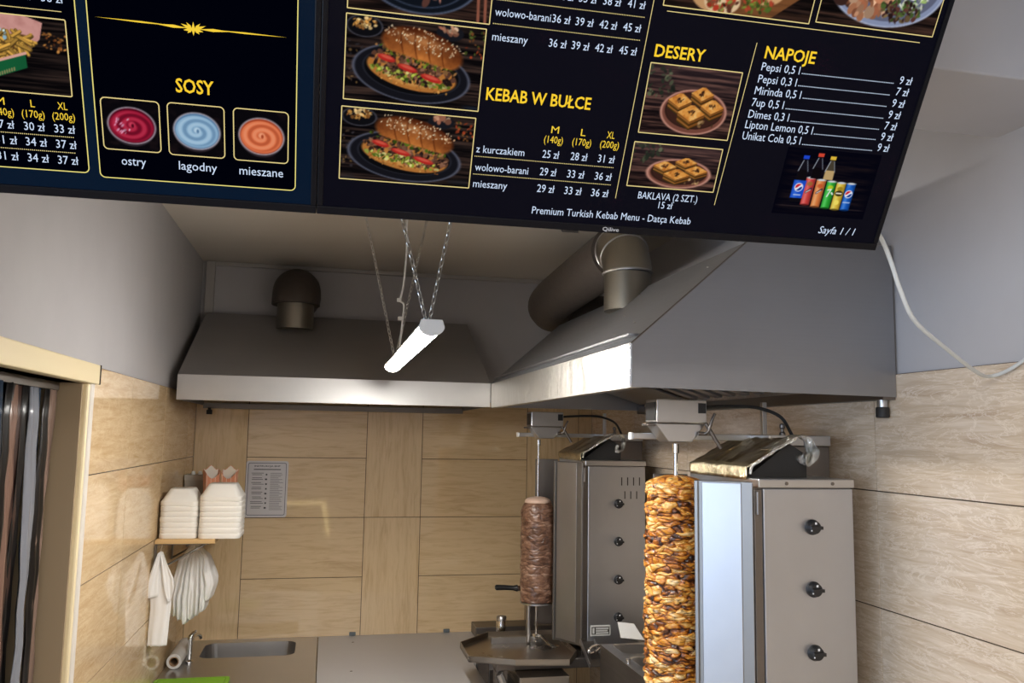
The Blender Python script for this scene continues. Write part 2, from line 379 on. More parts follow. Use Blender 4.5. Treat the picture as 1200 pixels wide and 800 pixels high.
# ------------------------------------------------------------------ menu screens
TV_O = Vector((-0.030, 1.287, 2.254))
TU = Vector((0.99998669, 0, 0.00515989)); TVV = Vector((-0.00439951, -0.52250362, 0.85262571)); TN = TU.cross(TVV)
def tv_matrix(off):
    o = TV_O+TU*off
    return Matrix(((TU.x, TVV.x, TN.x, o.x), (TU.y, TVV.y, TN.y, o.y), (TU.z, TVV.z, TN.z, o.z), (0, 0, 0, 1)))
_cap = {}
def glyphs(txt, bold=0.0):
    c = bpy.data.curves.new('t', 'FONT'); c.body = txt; c.size = 1.0; c.offset = bold; c.resolution_u = 2
    o = bpy.data.objects.new('t', c); COL.objects.link(o)
    me = bpy.data.meshes.new_from_object(o.evaluated_get(bpy.context.evaluated_depsgraph_get()))
    v = np.array([p.co[:2] for p in me.vertices]); f = [tuple(p.vertices) for p in me.polygons]
    bpy.data.meshes.remove(me); bpy.data.objects.remove(o); bpy.data.curves.remove(c)
    return v, f
def lettering(name, items, mt, parent, n, bold=0.0, shear=0.0):
    # items: (text, u, v, width, cap height) in mm on the screen; each line is a part of its own
    capH = _cap.setdefault(bold, np.ptp(glyphs('H', bold)[0][:, 1]))
    for s, u, v, wd, ch in items:
        p, f = glyphs(s, bold); sx = wd/np.ptp(p[:, 0]); sy = ch/capH
        x = (p[:, 0]-p[:, 0].min())*sx; y = p[:, 1]*sy
        me = bpy.data.meshes.new(name); me.from_pydata([((u+a+shear*b)/1000, (v+b)/1000, n) for a, b in zip(x, y)], [], f); o = link(name, me, mt, parent)
def rules(name, segs, mt, parent, n, wd=1.0, dash=None):
    for u0, v0, u1, v1 in segs:
        b = MB()
        a = Vector((u0, v0, 0))/1000; c = Vector((u1, v1, 0))/1000; L = (c-a).length; d = (c-a)/L; q = Vector((-d.y, d.x, 0))*wd/2000
        runs = [(0, L)] if not dash else [(k*dash/1000, k*dash/1000+dash*0.55/1000) for k in range(int(L*1000/dash))]
        for s0, s1 in runs:
            b.poly([tuple(p+Vector((0, 0, n))) for p in (a+d*s0-q, a+d*s1-q, a+d*s1+q, a+d*s0+q)])
        b.build(name, mt, parent)
def outline(name, u0, v0, u1, v1, r, wd, mt, parent, n):
    b = MB(); cx, cy, w_, h_ = (u0+u1)/2, (v0+v1)/2, u1-u0, v1-v0; r = max(r, 0.2)
    o = [b.bm.verts.new((x/1000, y/1000, n)) for x, y, _ in rrect(cx, cy, w_+wd, h_+wd, r+wd/2, 0)]
    i = [b.bm.verts.new((x/1000, y/1000, n)) for x, y, _ in rrect(cx, cy, w_-wd, h_-wd, max(r-wd/2, 0.1), 0)]
    for k in range(len(o)): b.bm.faces.new((o[k], o[(k+1) % len(o)], i[(k+1) % len(o)], i[k]))
    return b.build(name, mt, parent)

# pictures shown on the screens: colour fields sampled on a fine grid
class Pic:
    def __init__(s, w, h, bg, seed=1):
        s.w, s.h = w, h; s.rs = np.random.RandomState(seed)
        s.Y, s.X = np.mgrid[0:h, 0:w].astype(float); s.A = np.zeros((h, w, 3))+np.array(bg, float)
    def n(s, sx, sy=None, oct=3):
        sy = sy or sx; out = np.zeros((s.h, s.w)); amp, tot = 1.0, 0
        for _ in range(oct):
            gw, gh = int(s.w/sx)+3, int(s.h/sy)+3; g = s.rs.rand(gh, gw); x, y = s.X/sx, s.Y/sy; i, j = x.astype(int), y.astype(int)
            fx, fy = x-i, y-j; fx = fx*fx*(3-2*fx); fy = fy*fy*(3-2*fy)
            out += amp*((g[j, i]*(1-fx)+g[j, i+1]*fx)*(1-fy)+(g[j+1, i]*(1-fx)+g[j+1, i+1]*fx)*fy); tot += amp
            amp *= 0.5; sx = max(sx/2, 1); sy = max(sy/2, 1)
        return out/tot
    def mix(s, a, col):
        a = np.clip(a, 0, 1)[..., None]; s.A = s.A*(1-a)+np.asarray(col, float)*a
    def d(s, cx, cy, rx, ry, rot=0.0):      # normalised distance in an ellipse
        c, k = math.cos(math.radians(rot)), math.sin(math.radians(rot)); x, y = s.X-cx, s.Y-cy
        s.lx, s.ly = (x*c+y*k)/rx, (-x*k+y*c)/ry
        return np.sqrt(s.lx**2+s.ly**2)
    def ell(s, cx, cy, rx, ry, col, rot=0.0, soft=None, a=1.0):
        d = s.d(cx, cy, rx, ry, rot); soft = soft or 1.2/min(rx, ry); s.mix(a*np.clip((1-d)/soft+0.5, 0, 1), col); return d
    def ring(s, cx, cy, rx, ry, wd, col, rot=0.0, a=1.0):
        d = s.d(cx, cy, rx, ry, rot); s.mix(a*np.clip(1-np.abs(d-1)*min(rx, ry)/wd, 0, 1), col)
    def poly(s, pts, col, a=1.0):
        m = np.ones((s.h, s.w)); n = len(pts)
        ar = sum(pts[i][0]*pts[(i+1) % n][1]-pts[(i+1) % n][0]*pts[i][1] for i in range(n))
        for i in range(n):
            (x0, y0), (x1, y1) = pts[i], pts[(i+1) % n]; L = math.hypot(x1-x0, y1-y0)
            e = ((x1-x0)*(s.Y-y0)-(y1-y0)*(s.X-x0))/L*(1 if ar > 0 else -1); m = np.minimum(m, np.clip(e+0.5, 0, 1))
        s.mix(m*a, col); return m*a
    def line(s, x0, y0, x1, y1, wd, col, a=1.0):
        L = math.hypot(x1-x0, y1-y0)+1e-6; t = np.clip(((s.X-x0)*(x1-x0)+(s.Y-y0)*(y1-y0))/L**2, 0, 1)
        dd = np.hypot(s.X-x0-t*(x1-x0), s.Y-y0-t*(y1-y0)); s.mix(a*np.clip(wd/2-dd+0.5, 0, 1), col)
    def blobs(s, n, region, size, cols, rot=(0, 180), asp=(0.35, 0.9)):
        k = 0
        while k < n:
            x, y = s.rs.uniform(0, s.w), s.rs.uniform(0, s.h)
            if not region(x, y): continue
            sz = s.rs.uniform(*size); c = np.array(cols[s.rs.randint(len(cols))])*s.rs.uniform(0.7, 1.2)
            s.ell(x, y, sz, sz*s.rs.uniform(*asp), np.clip(c, 0, 255), s.rs.uniform(*rot)); k += 1
    def planks(s, c0, c1, k=5):
        n = s.n(s.w/2, 3, 4); a = np.clip((n-0.35)*2.4, 0, 1)[..., None]
        s.A = np.array(c0)*(1-a)+np.array(c1)*a
        for i in range(1, k): s.mix(np.clip(1.2-np.abs(s.Y-s.h*i/k-s.X*0.03), 0, 1)*0.7, (4, 3, 6))
def inside(cx, cy, rx, ry, rot=0):
    c, k = math.cos(math.radians(rot)), math.sin(math.radians(rot))
    return lambda x, y: (((x-cx)*c+(y-cy)*k)/rx)**2+((-(x-cx)*k+(y-cy)*c)/ry)**2 < 1
def picture(name, P, u0, v0, u1, v1, parent, n, fade=False):
    h, w_ = P.h, P.w; A = np.clip(P.A*0.94, 0, 255)/255.0; A = np.where(A <= 0.04045, A/12.92, ((A+0.055)/1.055)**2.4)
    xs = np.linspace(u0, u1, w_)/1000; ys = np.linspace(v1, v0, h)/1000
    V = np.stack([np.tile(xs, (h, 1)), np.tile(ys[:, None], (1, w_)), np.full((h, w_), n)], -1).reshape(-1, 3)
    i = np.arange(h*w_).reshape(h, w_); F = np.stack([i[1:, :-1], i[1:, 1:], i[:-1, 1:], i[:-1, :-1]], -1).reshape(-1, 4)
    me = bpy.data.meshes.new(name); me.from_pydata(V.tolist(), [], F.tolist())
    ca = me.color_attributes.new('Col', 'FLOAT_COLOR', 'POINT'); ca.data.foreach_set('color', np.concatenate([A.reshape(-1, 3), np.ones((h*w_, 1))], 1).astype(np.float32).ravel())
    return link(name, me, M['pic'], parent)

def sandwich(w_, h, seed):
    p = Pic(w_, h, (16, 12, 12), seed); p.planks((10, 8, 10), (62, 46, 40), 4)
    k = w_/170
    # side bowls
    p.ell(22*k, 0.12*h, 21*k, 0.12*h, (14, 14, 18)); p.blobs(36, inside(22*k, 0.09*h, 15*k, 0.065*h), (1.5*k, 3.2*k), [(196, 140, 70), (150, 96, 46), (226, 190, 130)])
    p.ring(22*k, 0.12*h, 21*k, 0.12*h, 1.2, (92, 92, 104), a=0.6)
    p.ell(125*k, 0.10*h, 17*k, 0.09*h, (24, 24, 30)); p.blobs(14, inside(124*k, 0.07*h, 11*k, 0.05*h), (2.4*k, 4.5*k), [(190, 140, 110), (156, 100, 78), (214, 180, 150)])
    p.blobs(26, lambda x, y: x > 145*k and 0.05*h < y < 0.35*h, (1.2*k, 2.6*k), [(120, 74, 40), (70, 80, 34), (150, 60, 34)])
    p.blobs(30, lambda x, y: x < 22*k and 0.3*h < y < 0.8*h, (1*k, 2.2*k), [(66, 54, 48), (110, 84, 50), (44, 40, 44)])
    # plate
    p.ell(82*k, 0.62*h, 72*k, 0.33*h, (20, 20, 26), 5); p.ell(82*k, 0.60*h, 60*k, 0.26*h, (11, 11, 14), 5)
    p.ring(82*k, 0.62*h, 72*k, 0.33*h, 1.5, (96, 100, 118), 5, 0.8); p.ring(82*k, 0.60*h, 60*k, 0.26*h, 1.0, (48, 50, 60), 5, 0.6)
    # lower half of the bun
    d = p.ell(82*k, 0.60*h, 56*k, 0.205*h, (176, 112, 52), 9); p.mix(np.clip((0.85-d)*5, 0, 1)*np.clip(p.ly*1.3+0.3, 0, 1)*0.6, (222, 170, 96))
    p.blobs(60, inside(82*k, 0.73*h, 50*k, 0.06*h, 9), (1.0*k, 2.0*k), [(204, 146, 74), (150, 88, 38)])
    reg = inside(84*k, 0.555*h, 55*k, 0.155*h, 10)
    p.blobs(230, reg, (1.6*k, 4.2*k), [(66, 42, 34), (108, 70, 52), (36, 24, 22), (150, 104, 80), (84, 54, 42)])
    p.blobs(70, inside(80*k, 0.66*h, 52*k, 0.055*h, 10), (1.3*k, 3.0*k), [(124, 140, 44), (170, 176, 74), (76, 100, 30), (200, 190, 120)])
    for x, y, r in ((50, 0.46, 11), (76, 0.555, 12.5), (106, 0.65, 13.5)):
        p.ell(x*k, y*h, r*k, 0.038*h, (178, 40, 34), 14); p.ell(x*k, (y-0.012)*h, r*0.7*k, 0.018*h, (206, 84, 66), 14)
    p.blobs(60, inside(86*k, 0.445*h, 54*k, 0.045*h, 14), (1.3*k, 3.2*k), [(70, 96, 26), (118, 136, 44), (50, 44, 24), (140, 100, 60)])
    # top half of the bun, slashed and seeded
    cx, cy, rx, ry, rot = 93*k, 0.315*h, 54*k, 0.235*h, 12
    d = p.d(cx, cy, rx, ry, rot); body = np.clip((1-d)*9, 0, 1)*np.clip((0.62-p.ly)*9, 0, 1)
    lx, ly = p.lx.copy(), p.ly.copy(); nn = p.n(6*k, 6*k, 3)
    sh = np.clip(0.62+0.55*ly-0.35*np.abs(lx)+0.35*(nn-0.5), 0, 1)
    col = np.array((70, 28, 12))*(1-sh[..., None])+np.array((206, 124, 58))*sh[..., None]
    p.A = p.A*(1-body[..., None])+col*body[..., None]
    hi = np.exp(-((ly+0.38)/0.22)**2)*np.exp(-((lx+0.1)/0.6)**2); p.mix(body*hi*0.45, (240, 176, 116))
    for c in (-0.5, -0.18, 0.14, 0.46): p.mix(body*np.clip(1-np.abs(lx-c-0.16*ly-0.10*ly*ly)/0.035, 0, 1)*np.clip(1.2-np.abs(ly), 0, 1)*0.75, (84, 36, 14))
    seeds = inside(cx+2*k, cy-0.09*h, 50*k, 0.12*h, rot)
    p.blobs(110, lambda x, y: seeds(x, y), (0.7*k, 1.3*k), [(246, 226, 190), (232, 200, 160), (214, 170, 130)])
    p.mix(np.clip((p.n(40, 12, 2)-0.62)*3, 0, 1)*np.clip((p.Y/h-0.82)*8, 0, 1)*0.8, (24, 44, 66))
    return p
def baklava(w_, h, seed):
    p = Pic(w_, h, (20, 14, 14), seed); p.planks((22, 14, 16), (104, 72, 62), 6)
    k = w_/130
    p.blobs(36, lambda x, y: x < 40*k and y < 0.45*h, (1.5*k, 4*k), [(40, 50, 34), (26, 34, 24), (84, 92, 66)])
    p.mix(np.clip(1-p.Y/h*1.4, 0, 1)*0.25, (96, 76, 84))
    p.ell(72*k, 0.63*h, 47*k, 0.32*h, (116, 70, 58)); p.ell(72*k, 0.61*h, 41*k, 0.265*h, (58, 34, 28))
    p.ring(72*k, 0.63*h, 46*k, 0.315*h, 1.6, (206, 150, 132), a=0.9); p.ring(72*k, 0.61*h, 40*k, 0.26*h, 1.0, (40, 24, 20), a=0.7)
    for x, y, s in ((80, 0.37, 1), (50, 0.49, 1.05), (97, 0.54, 1.05), (69, 0.66, 1.22)):
        x *= k; y *= h; r = 16*k*s; q = 0.105*h*s
        p.poly([(x-r, y-0.1*q), (x, y-q), (x+r, y-0.1*q), (x+r*0.95, y+0.9*q), (x, y+1.75*q), (x-r*0.95, y+0.9*q)], (104, 60, 24))
        for t in range(4): p.line(x-r*0.95, y+(0.15+0.25*t)*q, x, y+(1.0+0.25*t)*q, 0.9, (52, 50, 22) if t % 2 else (176, 120, 60)); p.line(x, y+(1.0+0.25*t)*q, x+r*0.95, y+(0.15+0.25*t)*q, 0.9, (38, 36, 18) if t % 2 else (140, 88, 40))
        m = p.poly([(x-r, y-0.1*q), (x-0.15*r, y-q), (x+0.15*r, y-q), (x+r, y-0.1*q), (x, y+0.85*q)], (222, 152, 72))
        n = p.n(5*k, 5*k, 3); p.mix(m*np.clip((n-0.5)*3, 0, 1)*0.7, (168, 92, 32)); p.mix(m*np.clip((0.42-n)*4, 0, 1)*0.7, (246, 204, 132))
        p.blobs(9, inside(x, y-0.15*q, 0.28*r, 0.3*q), (0.9*k, 1.9*k), [(62, 36, 24), (110, 70, 40), (44, 28, 18)])
    p.blobs(8, inside(92*k, 0.79*h, 12*k, 0.06*h), (1.6*k, 3*k), [(150, 110, 70), (190, 150, 104), (84, 60, 40)])
    return p
def sauce(w_, h, base, light, dark, seed, gloss):
    p = Pic(w_, h, (10, 8, 12), seed); p.mix(np.clip((p.n(14, 9, 3)-0.5)*2, 0, 1), (34, 22, 24))
    cx, cy = w_*0.5, h*0.5; rx, ry = w_*0.42, h*0.36
    p.ell(cx, cy+h*0.05, rx*0.97, ry*1.02, (44, 36, 42), 4); p.ell(cx, cy, rx, ry, dark, 4)
    p.ell(cx, cy+h*0.01, rx*0.92, ry*0.88, base, 4)
    d = p.d(cx, cy+h*0.01, rx*0.92, ry*0.88, 4); th = np.arctan2(p.ly, p.lx)
    sw = np.sin(d*13.5-th*1.0); m = np.clip((0.97-d)*8, 0, 1)
    p.mix(m*np.clip(sw*1.3, 0, 1)*0.55, light); p.mix(m*np.clip(-sw*1.6-0.2, 0, 1)*0.55, dark)
    p.ell(cx, cy-h*0.02, w_*0.06, h*0.06, light, soft=0.7); p.ell(cx+1, cy, w_*0.025, h*0.04, dark, soft=0.8)
    if gloss: p.blobs(16, lambda x, y: inside(cx-rx*0.4, cy, rx*0.35, ry*0.5)(x, y), (0.7, 2.6), [(236, 190, 210), (220, 150, 180)], (100, 150), (0.25, 0.6))
    p.ring(cx, cy, rx, ry, 1.6, (176, 168, 178), 4, 0.85)
    return p
def fries(w_, h, seed):
    p = Pic(w_, h, (12, 9, 10), seed); p.planks((8, 6, 8), (50, 38, 34), 5)
    k = w_/170
    p.blobs(30, lambda x, y: x > 0.82*w_ and 0.2*h < y < 0.42*h, (1*k, 2.4*k), [(150, 92, 44), (190, 130, 66), (90, 50, 26)])
    m = p.poly([(10*k, 0), (120*k, 0.0), (141*k, 0.07*h), (136*k, 0.28*h), (112*k, 0.55*h), (10*k, 0.95*h)], (206, 150, 142)); n = p.n(9, 9, 3); p.mix(m*np.clip((n-0.45)*2, 0, 1)*0.6, (170, 112, 106))
    pile = inside(84*k, 0.47*h, 44*k, 0.17*h, -24)
    p.ell(84*k, 0.47*h, 44*k, 0.16*h, (96, 62, 30), -24)
    c_ = 0
    while c_ < 80:
        x, y = p.rs.uniform(12*k, 130*k), p.rs.uniform(0.2*h, 0.75*h)
        if not pile(x, y): continue
        c_ += 1; a = p.rs.choice([0.35, 1.1, -0.5, 0.7])+p.rs.uniform(-0.3, 0.3); L = p.rs.uniform(11, 19)*k; c = np.array((232, 176, 78))*p.rs.uniform(0.62, 1.06)
        p.line(x-L/2*math.cos(a), y-L/2*math.sin(a), x+L/2*math.cos(a), y+L/2*math.sin(a), 4.4*k, np.clip(c*0.5, 0, 255)); p.line(x-L/2*math.cos(a), y-L/2*math.sin(a)-0.7, x+L/2*math.cos(a), y+L/2*math.sin(a)-0.7, 2.9*k, np.clip(c, 0, 255))
    p.blobs(60, inside(66*k, 0.62*h, 18*k, 0.09*h), (1.5*k, 3.4*k), [(110, 66, 92), (150, 110, 130), (70, 40, 56), (90, 54, 40)])
    p.blobs(24, inside(84*k, 0.26*h, 14*k, 0.09*h), (1.5*k, 3.2*k), [(190, 216, 226), (150, 190, 210)])
    m = p.poly([(10*k, 0.86*h), (117*k, 0.46*h), (118*k, 0.66*h), (10*k, 1.1*h)], (22, 92, 54)); p.mix(m*np.clip((p.X/w_-0.55)*2, 0, 1)*0.5, (10, 60, 34))
    p.line(8*k, 0.88*h, 117*k, 0.475*h, 3.2, (220, 164, 150))
    m = p.poly([(66*k, 0.80*h), (103*k, 0.64*h), (103*k, 0.70*h), (66*k, 0.87*h)], (172, 140, 92), 0.0)
    for x in range(66, 104, 3): p.line(x*k, (0.83-(x-66)*0.0043)*h, x*k, (0.86-(x-66)*0.0043)*h, 1.6, (176, 146, 100), 0.8)
    return p
def platter(w_, h, seed, kind):
    p = Pic(w_, h, (20, 14, 12), seed); p.planks((14, 10, 10), (70, 48, 40), 5)
    if kind == 'doner':       # dark plate of carved meat
        p.ell(0.5*w_, 0.45*h, 0.40*w_, 0.50*h, (16, 20, 28)); p.ring(0.5*w_, 0.45*h, 0.40*w_, 0.50*h, 1.6, (92, 104, 130), a=0.8); p.ring(0.5*w_, 0.45*h, 0.33*w_, 0.42*h, 1.2, (60, 70, 90), a=0.8)
        p.blobs(120, inside(0.5*w_, 0.40*h, 0.27*w_, 0.40*h), (2, 6), [(120, 76, 66), (170, 116, 100), (70, 42, 38), (196, 150, 130)])
        p.blobs(14, inside(0.72*w_, 0.45*h, 0.06*w_, 0.2*h), (3, 6), [(224, 160, 60), (200, 130, 40)])
        for x in (0.88, 0.93, 0.98): p.line(x*w_, 0.1*h, (x+0.03)*w_, h, 3, (140, 84, 66))
    elif kind == 'wrap':
        p.poly([(0.16*w_, 0.4*h), (0.5*w_, 0.2*h), (0.97*w_, 0.55*h), (0.70*w_, 1.02*h), (0.42*w_, 1.05*h)], (120, 76, 44)); p.mix(np.clip((p.n(30, 3, 3)-0.5)*3, 0, 1)*0.5*(p.Y > 0.4*h), (62, 38, 24))
        p.ell(0.30*w_, 0.62*h, 0.17*w_, 0.36*h, (196, 150, 104), 30); p.ell(0.60*w_, 0.50*h, 0.2*w_, 0.3*h, (206, 160, 112), 20)
        p.ell(0.38*w_, 0.84*h, 0.12*w_, 0.17*h, (226, 196, 156)); p.blobs(60, inside(0.38*w_, 0.84*h, 0.10*w_, 0.13*h), (1.4, 3.4), [(120, 66, 46), (180, 60, 40), (120, 130, 60), (70, 40, 30)])
        p.blobs(60, inside(0.62*w_, 0.82*h, 0.10*w_, 0.14*h), (1.2, 3), [(70, 90, 36), (110, 130, 50), (150, 60, 40)])
    else:
        p.ell(0.52*w_, 0.42*h, 0.47*w_, 0.52*h, (136, 146, 176)); p.ell(0.52*w_, 0.40*h, 0.43*w_, 0.47*h, (96, 100, 122)); p.ring(0.52*w_, 0.42*h, 0.47*w_, 0.52*h, 1.5, (190, 200, 226), a=0.8)
        p.blobs(10, inside(0.24*w_, 0.42*h, 0.13*w_, 0.26*h), (9, 12), [(92, 60, 50), (120, 84, 70), (76, 48, 42)], asp=(0.85, 1)); p.blobs(60, inside(0.24*w_, 0.42*h, 0.15*w_, 0.28*h), (1, 2), [(56, 36, 30), (150, 110, 90)])
        p.blobs(70, inside(0.40*w_, 0.68*h, 0.18*w_, 0.17*h), (3, 7), [(206, 150, 116), (176, 116, 84), (150, 92, 66), (226, 180, 146)])
        p.blobs(170, inside(0.74*w_, 0.42*h, 0.16*w_, 0.30*h), (1.4, 4), [(206, 214, 190), (150, 176, 100), (96, 130, 60), (226, 226, 214)], asp=(0.2, 0.5))
        p.blobs(110, inside(0.66*w_, 0.72*h, 0.17*w_, 0.13*h), (1.4, 3.6), [(84, 50, 44), (110, 90, 60), (70, 90, 44), (50, 32, 32)])
        p.ell(0.50*w_, 0.36*h, 0.135*w_, 0.17*h, (196, 190, 196)); p.ell(0.50*w_, 0.33*h, 0.115*w_, 0.13*h, (224, 196, 180)); p.ell(0.50*w_, 0.30*h, 0.04*w_, 0.05*h, (196, 140, 116))
    return p
def drinks(w_, h, seed):
    p = Pic(w_, h, (5, 5, 16), seed); k = w_/150
    vis = np.clip(np.minimum(np.minimum(p.X, w_-p.X)/(0.12*w_), np.minimum(p.Y, h-p.Y)/(0.2*h)), 0, 1)
    n = p.n(60, 4, 3); p.mix(vis*np.clip((n-0.35)*1.6, 0, 1)*0.8, (46, 32, 30)); p.mix(vis*np.clip(1.5-np.abs(p.Y-0.86*h), 0, 1)*0.5, (84, 66, 60))
    def can(x, y0, y1, c, c2, c3):
        r = 7.4*k; m = p.poly([(x-r, y0), (x+r, y0), (x+r*0.95, y1), (x-r*0.95, y1)], c)
        sh = np.clip(1-np.abs((p.X-x)/r+0.35)*1.6, 0, 1); p.mix(m*sh*0.55, np.minimum(np.array(c)+90, 255)); p.mix(m*np.clip((p.X-x)/r*1.4-0.5, 0, 1)*0.6, np.array(c)*0.4)
        p.ell(x, y0, r*0.92, 1.6*k, (206, 210, 214)); p.ell(x, y1, r*0.85, 1.4*k, np.array(c)*0.5)
        p.ell(x, y0+0.22*(y1-y0), r*0.6, 3.4*k, c2, soft=0.5, a=0.8)
    can(48*k, 0.42*h, 0.83*h, (196, 62, 58), (150, 110, 50), 0); can(65*k, 0.44*h, 0.85*h, (214, 120, 62), (196, 84, 40), 0); can(82*k, 0.45*h, 0.86*h, (42, 158, 50), (206, 214, 40), 0)
    can(98*k, 0.46*h, 0.87*h, (214, 178, 60), (150, 120, 20), 0); can(114*k, 0.46*h, 0.87*h, (20, 82, 176), (30, 100, 200), 0)
    for x in (48, 65): p.line((x-3)*k, 0.64*h, (x+4)*k, 0.58*h, 3.2*k, (70, 44, 60)); p.line((x-3)*k, 0.64*h, (x+3)*k, 0.60*h, 1.3*k, (226, 214, 200))
    p.line(79*k, 0.58*h, 84*k, 0.57*h, 1.8*k, (240, 244, 240)); p.line(84*k, 0.57*h, 80*k, 0.68*h, 1.8*k, (240, 244, 240)); p.line(86*k, 0.62*h, 88*k, 0.64*h, 2.2*k, (240, 244, 240))
    p.ell(98*k, 0.62*h, 6.4*k, 4.6*k, (60, 50, 20)); p.line(94*k, 0.62*h, 102*k, 0.62*h, 1.8*k, (246, 240, 220)); p.ell(98*k, 0.76*h, 4*k, 4*k, (246, 226, 100))
    def globe(x, y, r):
        p.ell(x, y, r*1.12, r*1.12, (236, 240, 250)); d = p.d(x, y, r, r); m = np.clip((1-d)*r, 0, 1); wv = p.ly+0.25*np.sin(p.lx*2.6)+0.35*p.lx
        p.mix(m*np.clip((-wv-0.18)*r, 0, 1), (206, 36, 52)); p.mix(m*np.clip((wv-0.22)*r, 0, 1), (24, 62, 150))
    globe(114*k, 0.62*h, 5.6*k); p.line(109*k, 0.75*h, 119*k, 0.75*h, 1.8*k, (206, 220, 246), 0.8)
    def bottle(x, y0, cap, liquid, body):
        x *= k; m = p.poly([(x-3*k, y0+6*k), (x+3*k, y0+6*k), (x+8*k, y0+24*k), (x+8*k, y0+40*k), (x-8*k, y0+40*k), (x-8*k, y0+24*k)], body)
        p.poly([(x-7*k, y0+22*k), (x+7*k, y0+22*k), (x+7.6*k, y0+40*k), (x-7.6*k, y0+40*k)], liquid); p.line(x-3*k, y0+8*k, x-7.6*k, y0+24*k, 1.2*k, (196, 206, 220), 0.8); p.line(x+3*k, y0+8*k, x+7.6*k, y0+24*k, 1.2*k, (150, 160, 176), 0.7)
        p.poly([(x-4.6*k, y0), (x+4.6*k, y0), (x+4.4*k, y0+5.5*k), (x-4.4*k, y0+5.5*k)], cap)
    # the three bottles stand behind the cans
    A = p.A.copy(); front = np.clip((p.Y-0.43*h)*2, 0, 1)*(p.X > 40*k)
    bottle(32, 0.10*h, (30, 70, 206), (16, 12, 16), (20, 18, 26)); bottle(54, 0.05*h, (214, 70, 50), (14, 10, 14), (20, 16, 24)); bottle(74, 0.08*h, (226, 186, 60), (190, 160, 110), (70, 62, 50))
    p.A = np.where(front[..., None] > 0.5, A, p.A)
    m = p.poly([(22*k, 0.47*h), (42*k, 0.47*h), (41*k, 0.74*h), (22*k, 0.74*h)], (26, 76, 196)); p.mix(m*np.clip(1-np.abs(p.X-28*k)/(6*k), 0, 1)*0.4, (96, 150, 240))
    p.poly([(22*k, 0.74*h), (41*k, 0.74*h), (40*k, 0.80*h), (23*k, 0.80*h)], (14, 12, 18)); globe(32*k, 0.575*h, 6*k); p.line(27*k, 0.69*h, 37*k, 0.69*h, 1.8*k, (206, 220, 246), 0.8)
    return p

def tv_body(root, W, H=0.556):
    MB().box(0.004, W-0.004, 0.004, H-0.004, -0.028, -0.0015).build('cabinet', M['bezel'], root, bevel=0.004)
    MB().box(0.12, W-0.12, 0.03, H*0.62, -0.058, -0.0285).build('rear_housing', M['bezel'], root, bevel=0.012)
    b = MB(); b.box(0, W, 0, 0.013, -0.03, 0.003); b.box(0, W, H-0.010, H, -0.03, 0.003); b.box(0, 0.009, 0.013, H-0.010, -0.03, 0.003); b.box(W-0.009, W, 0.013, H-0.010, -0.03, 0.003)
    b.build('bezel', M['bezel'], root, bevel=0.0015)
    b = MB()
    for u in (W*0.3, W*0.7): b.box(u-0.02, u+0.02, 0.12, H-0.06, -0.075, -0.0585)
    b.box(W*0.2, W*0.8, 0.30, 0.36, -0.10, -0.0752); b.build('wall_bracket', M['darksteel'], root)
    MB().box(W*0.405, W*0.405+0.030, -0.006, 0.0, -0.022, -0.004).build('sensor', M['black'], root, bevel=0.002)
def mk_display(root, W, mt, H=0.556):
    b = MB(); b.poly([(0.009, 0.013, 0.0), (W-0.009, 0.013, 0.0), (W-0.009, H-0.010, 0.0), (0.009, H-0.010, 0.0)])
    return b.build('display', mt, root)
TW = 0.969
tvr = thing('menu_screen', 'black tilted menu screen with KEBAB W BUŁCE and NAPOJE price lists', 'screen', group='menu screens')
tvr.matrix_world = tv_matrix(0); tv_body(tvr, TW); dr = mk_display(tvr, TW, M['disp_r'])
def wl(items): return [t[:5] for t in items]
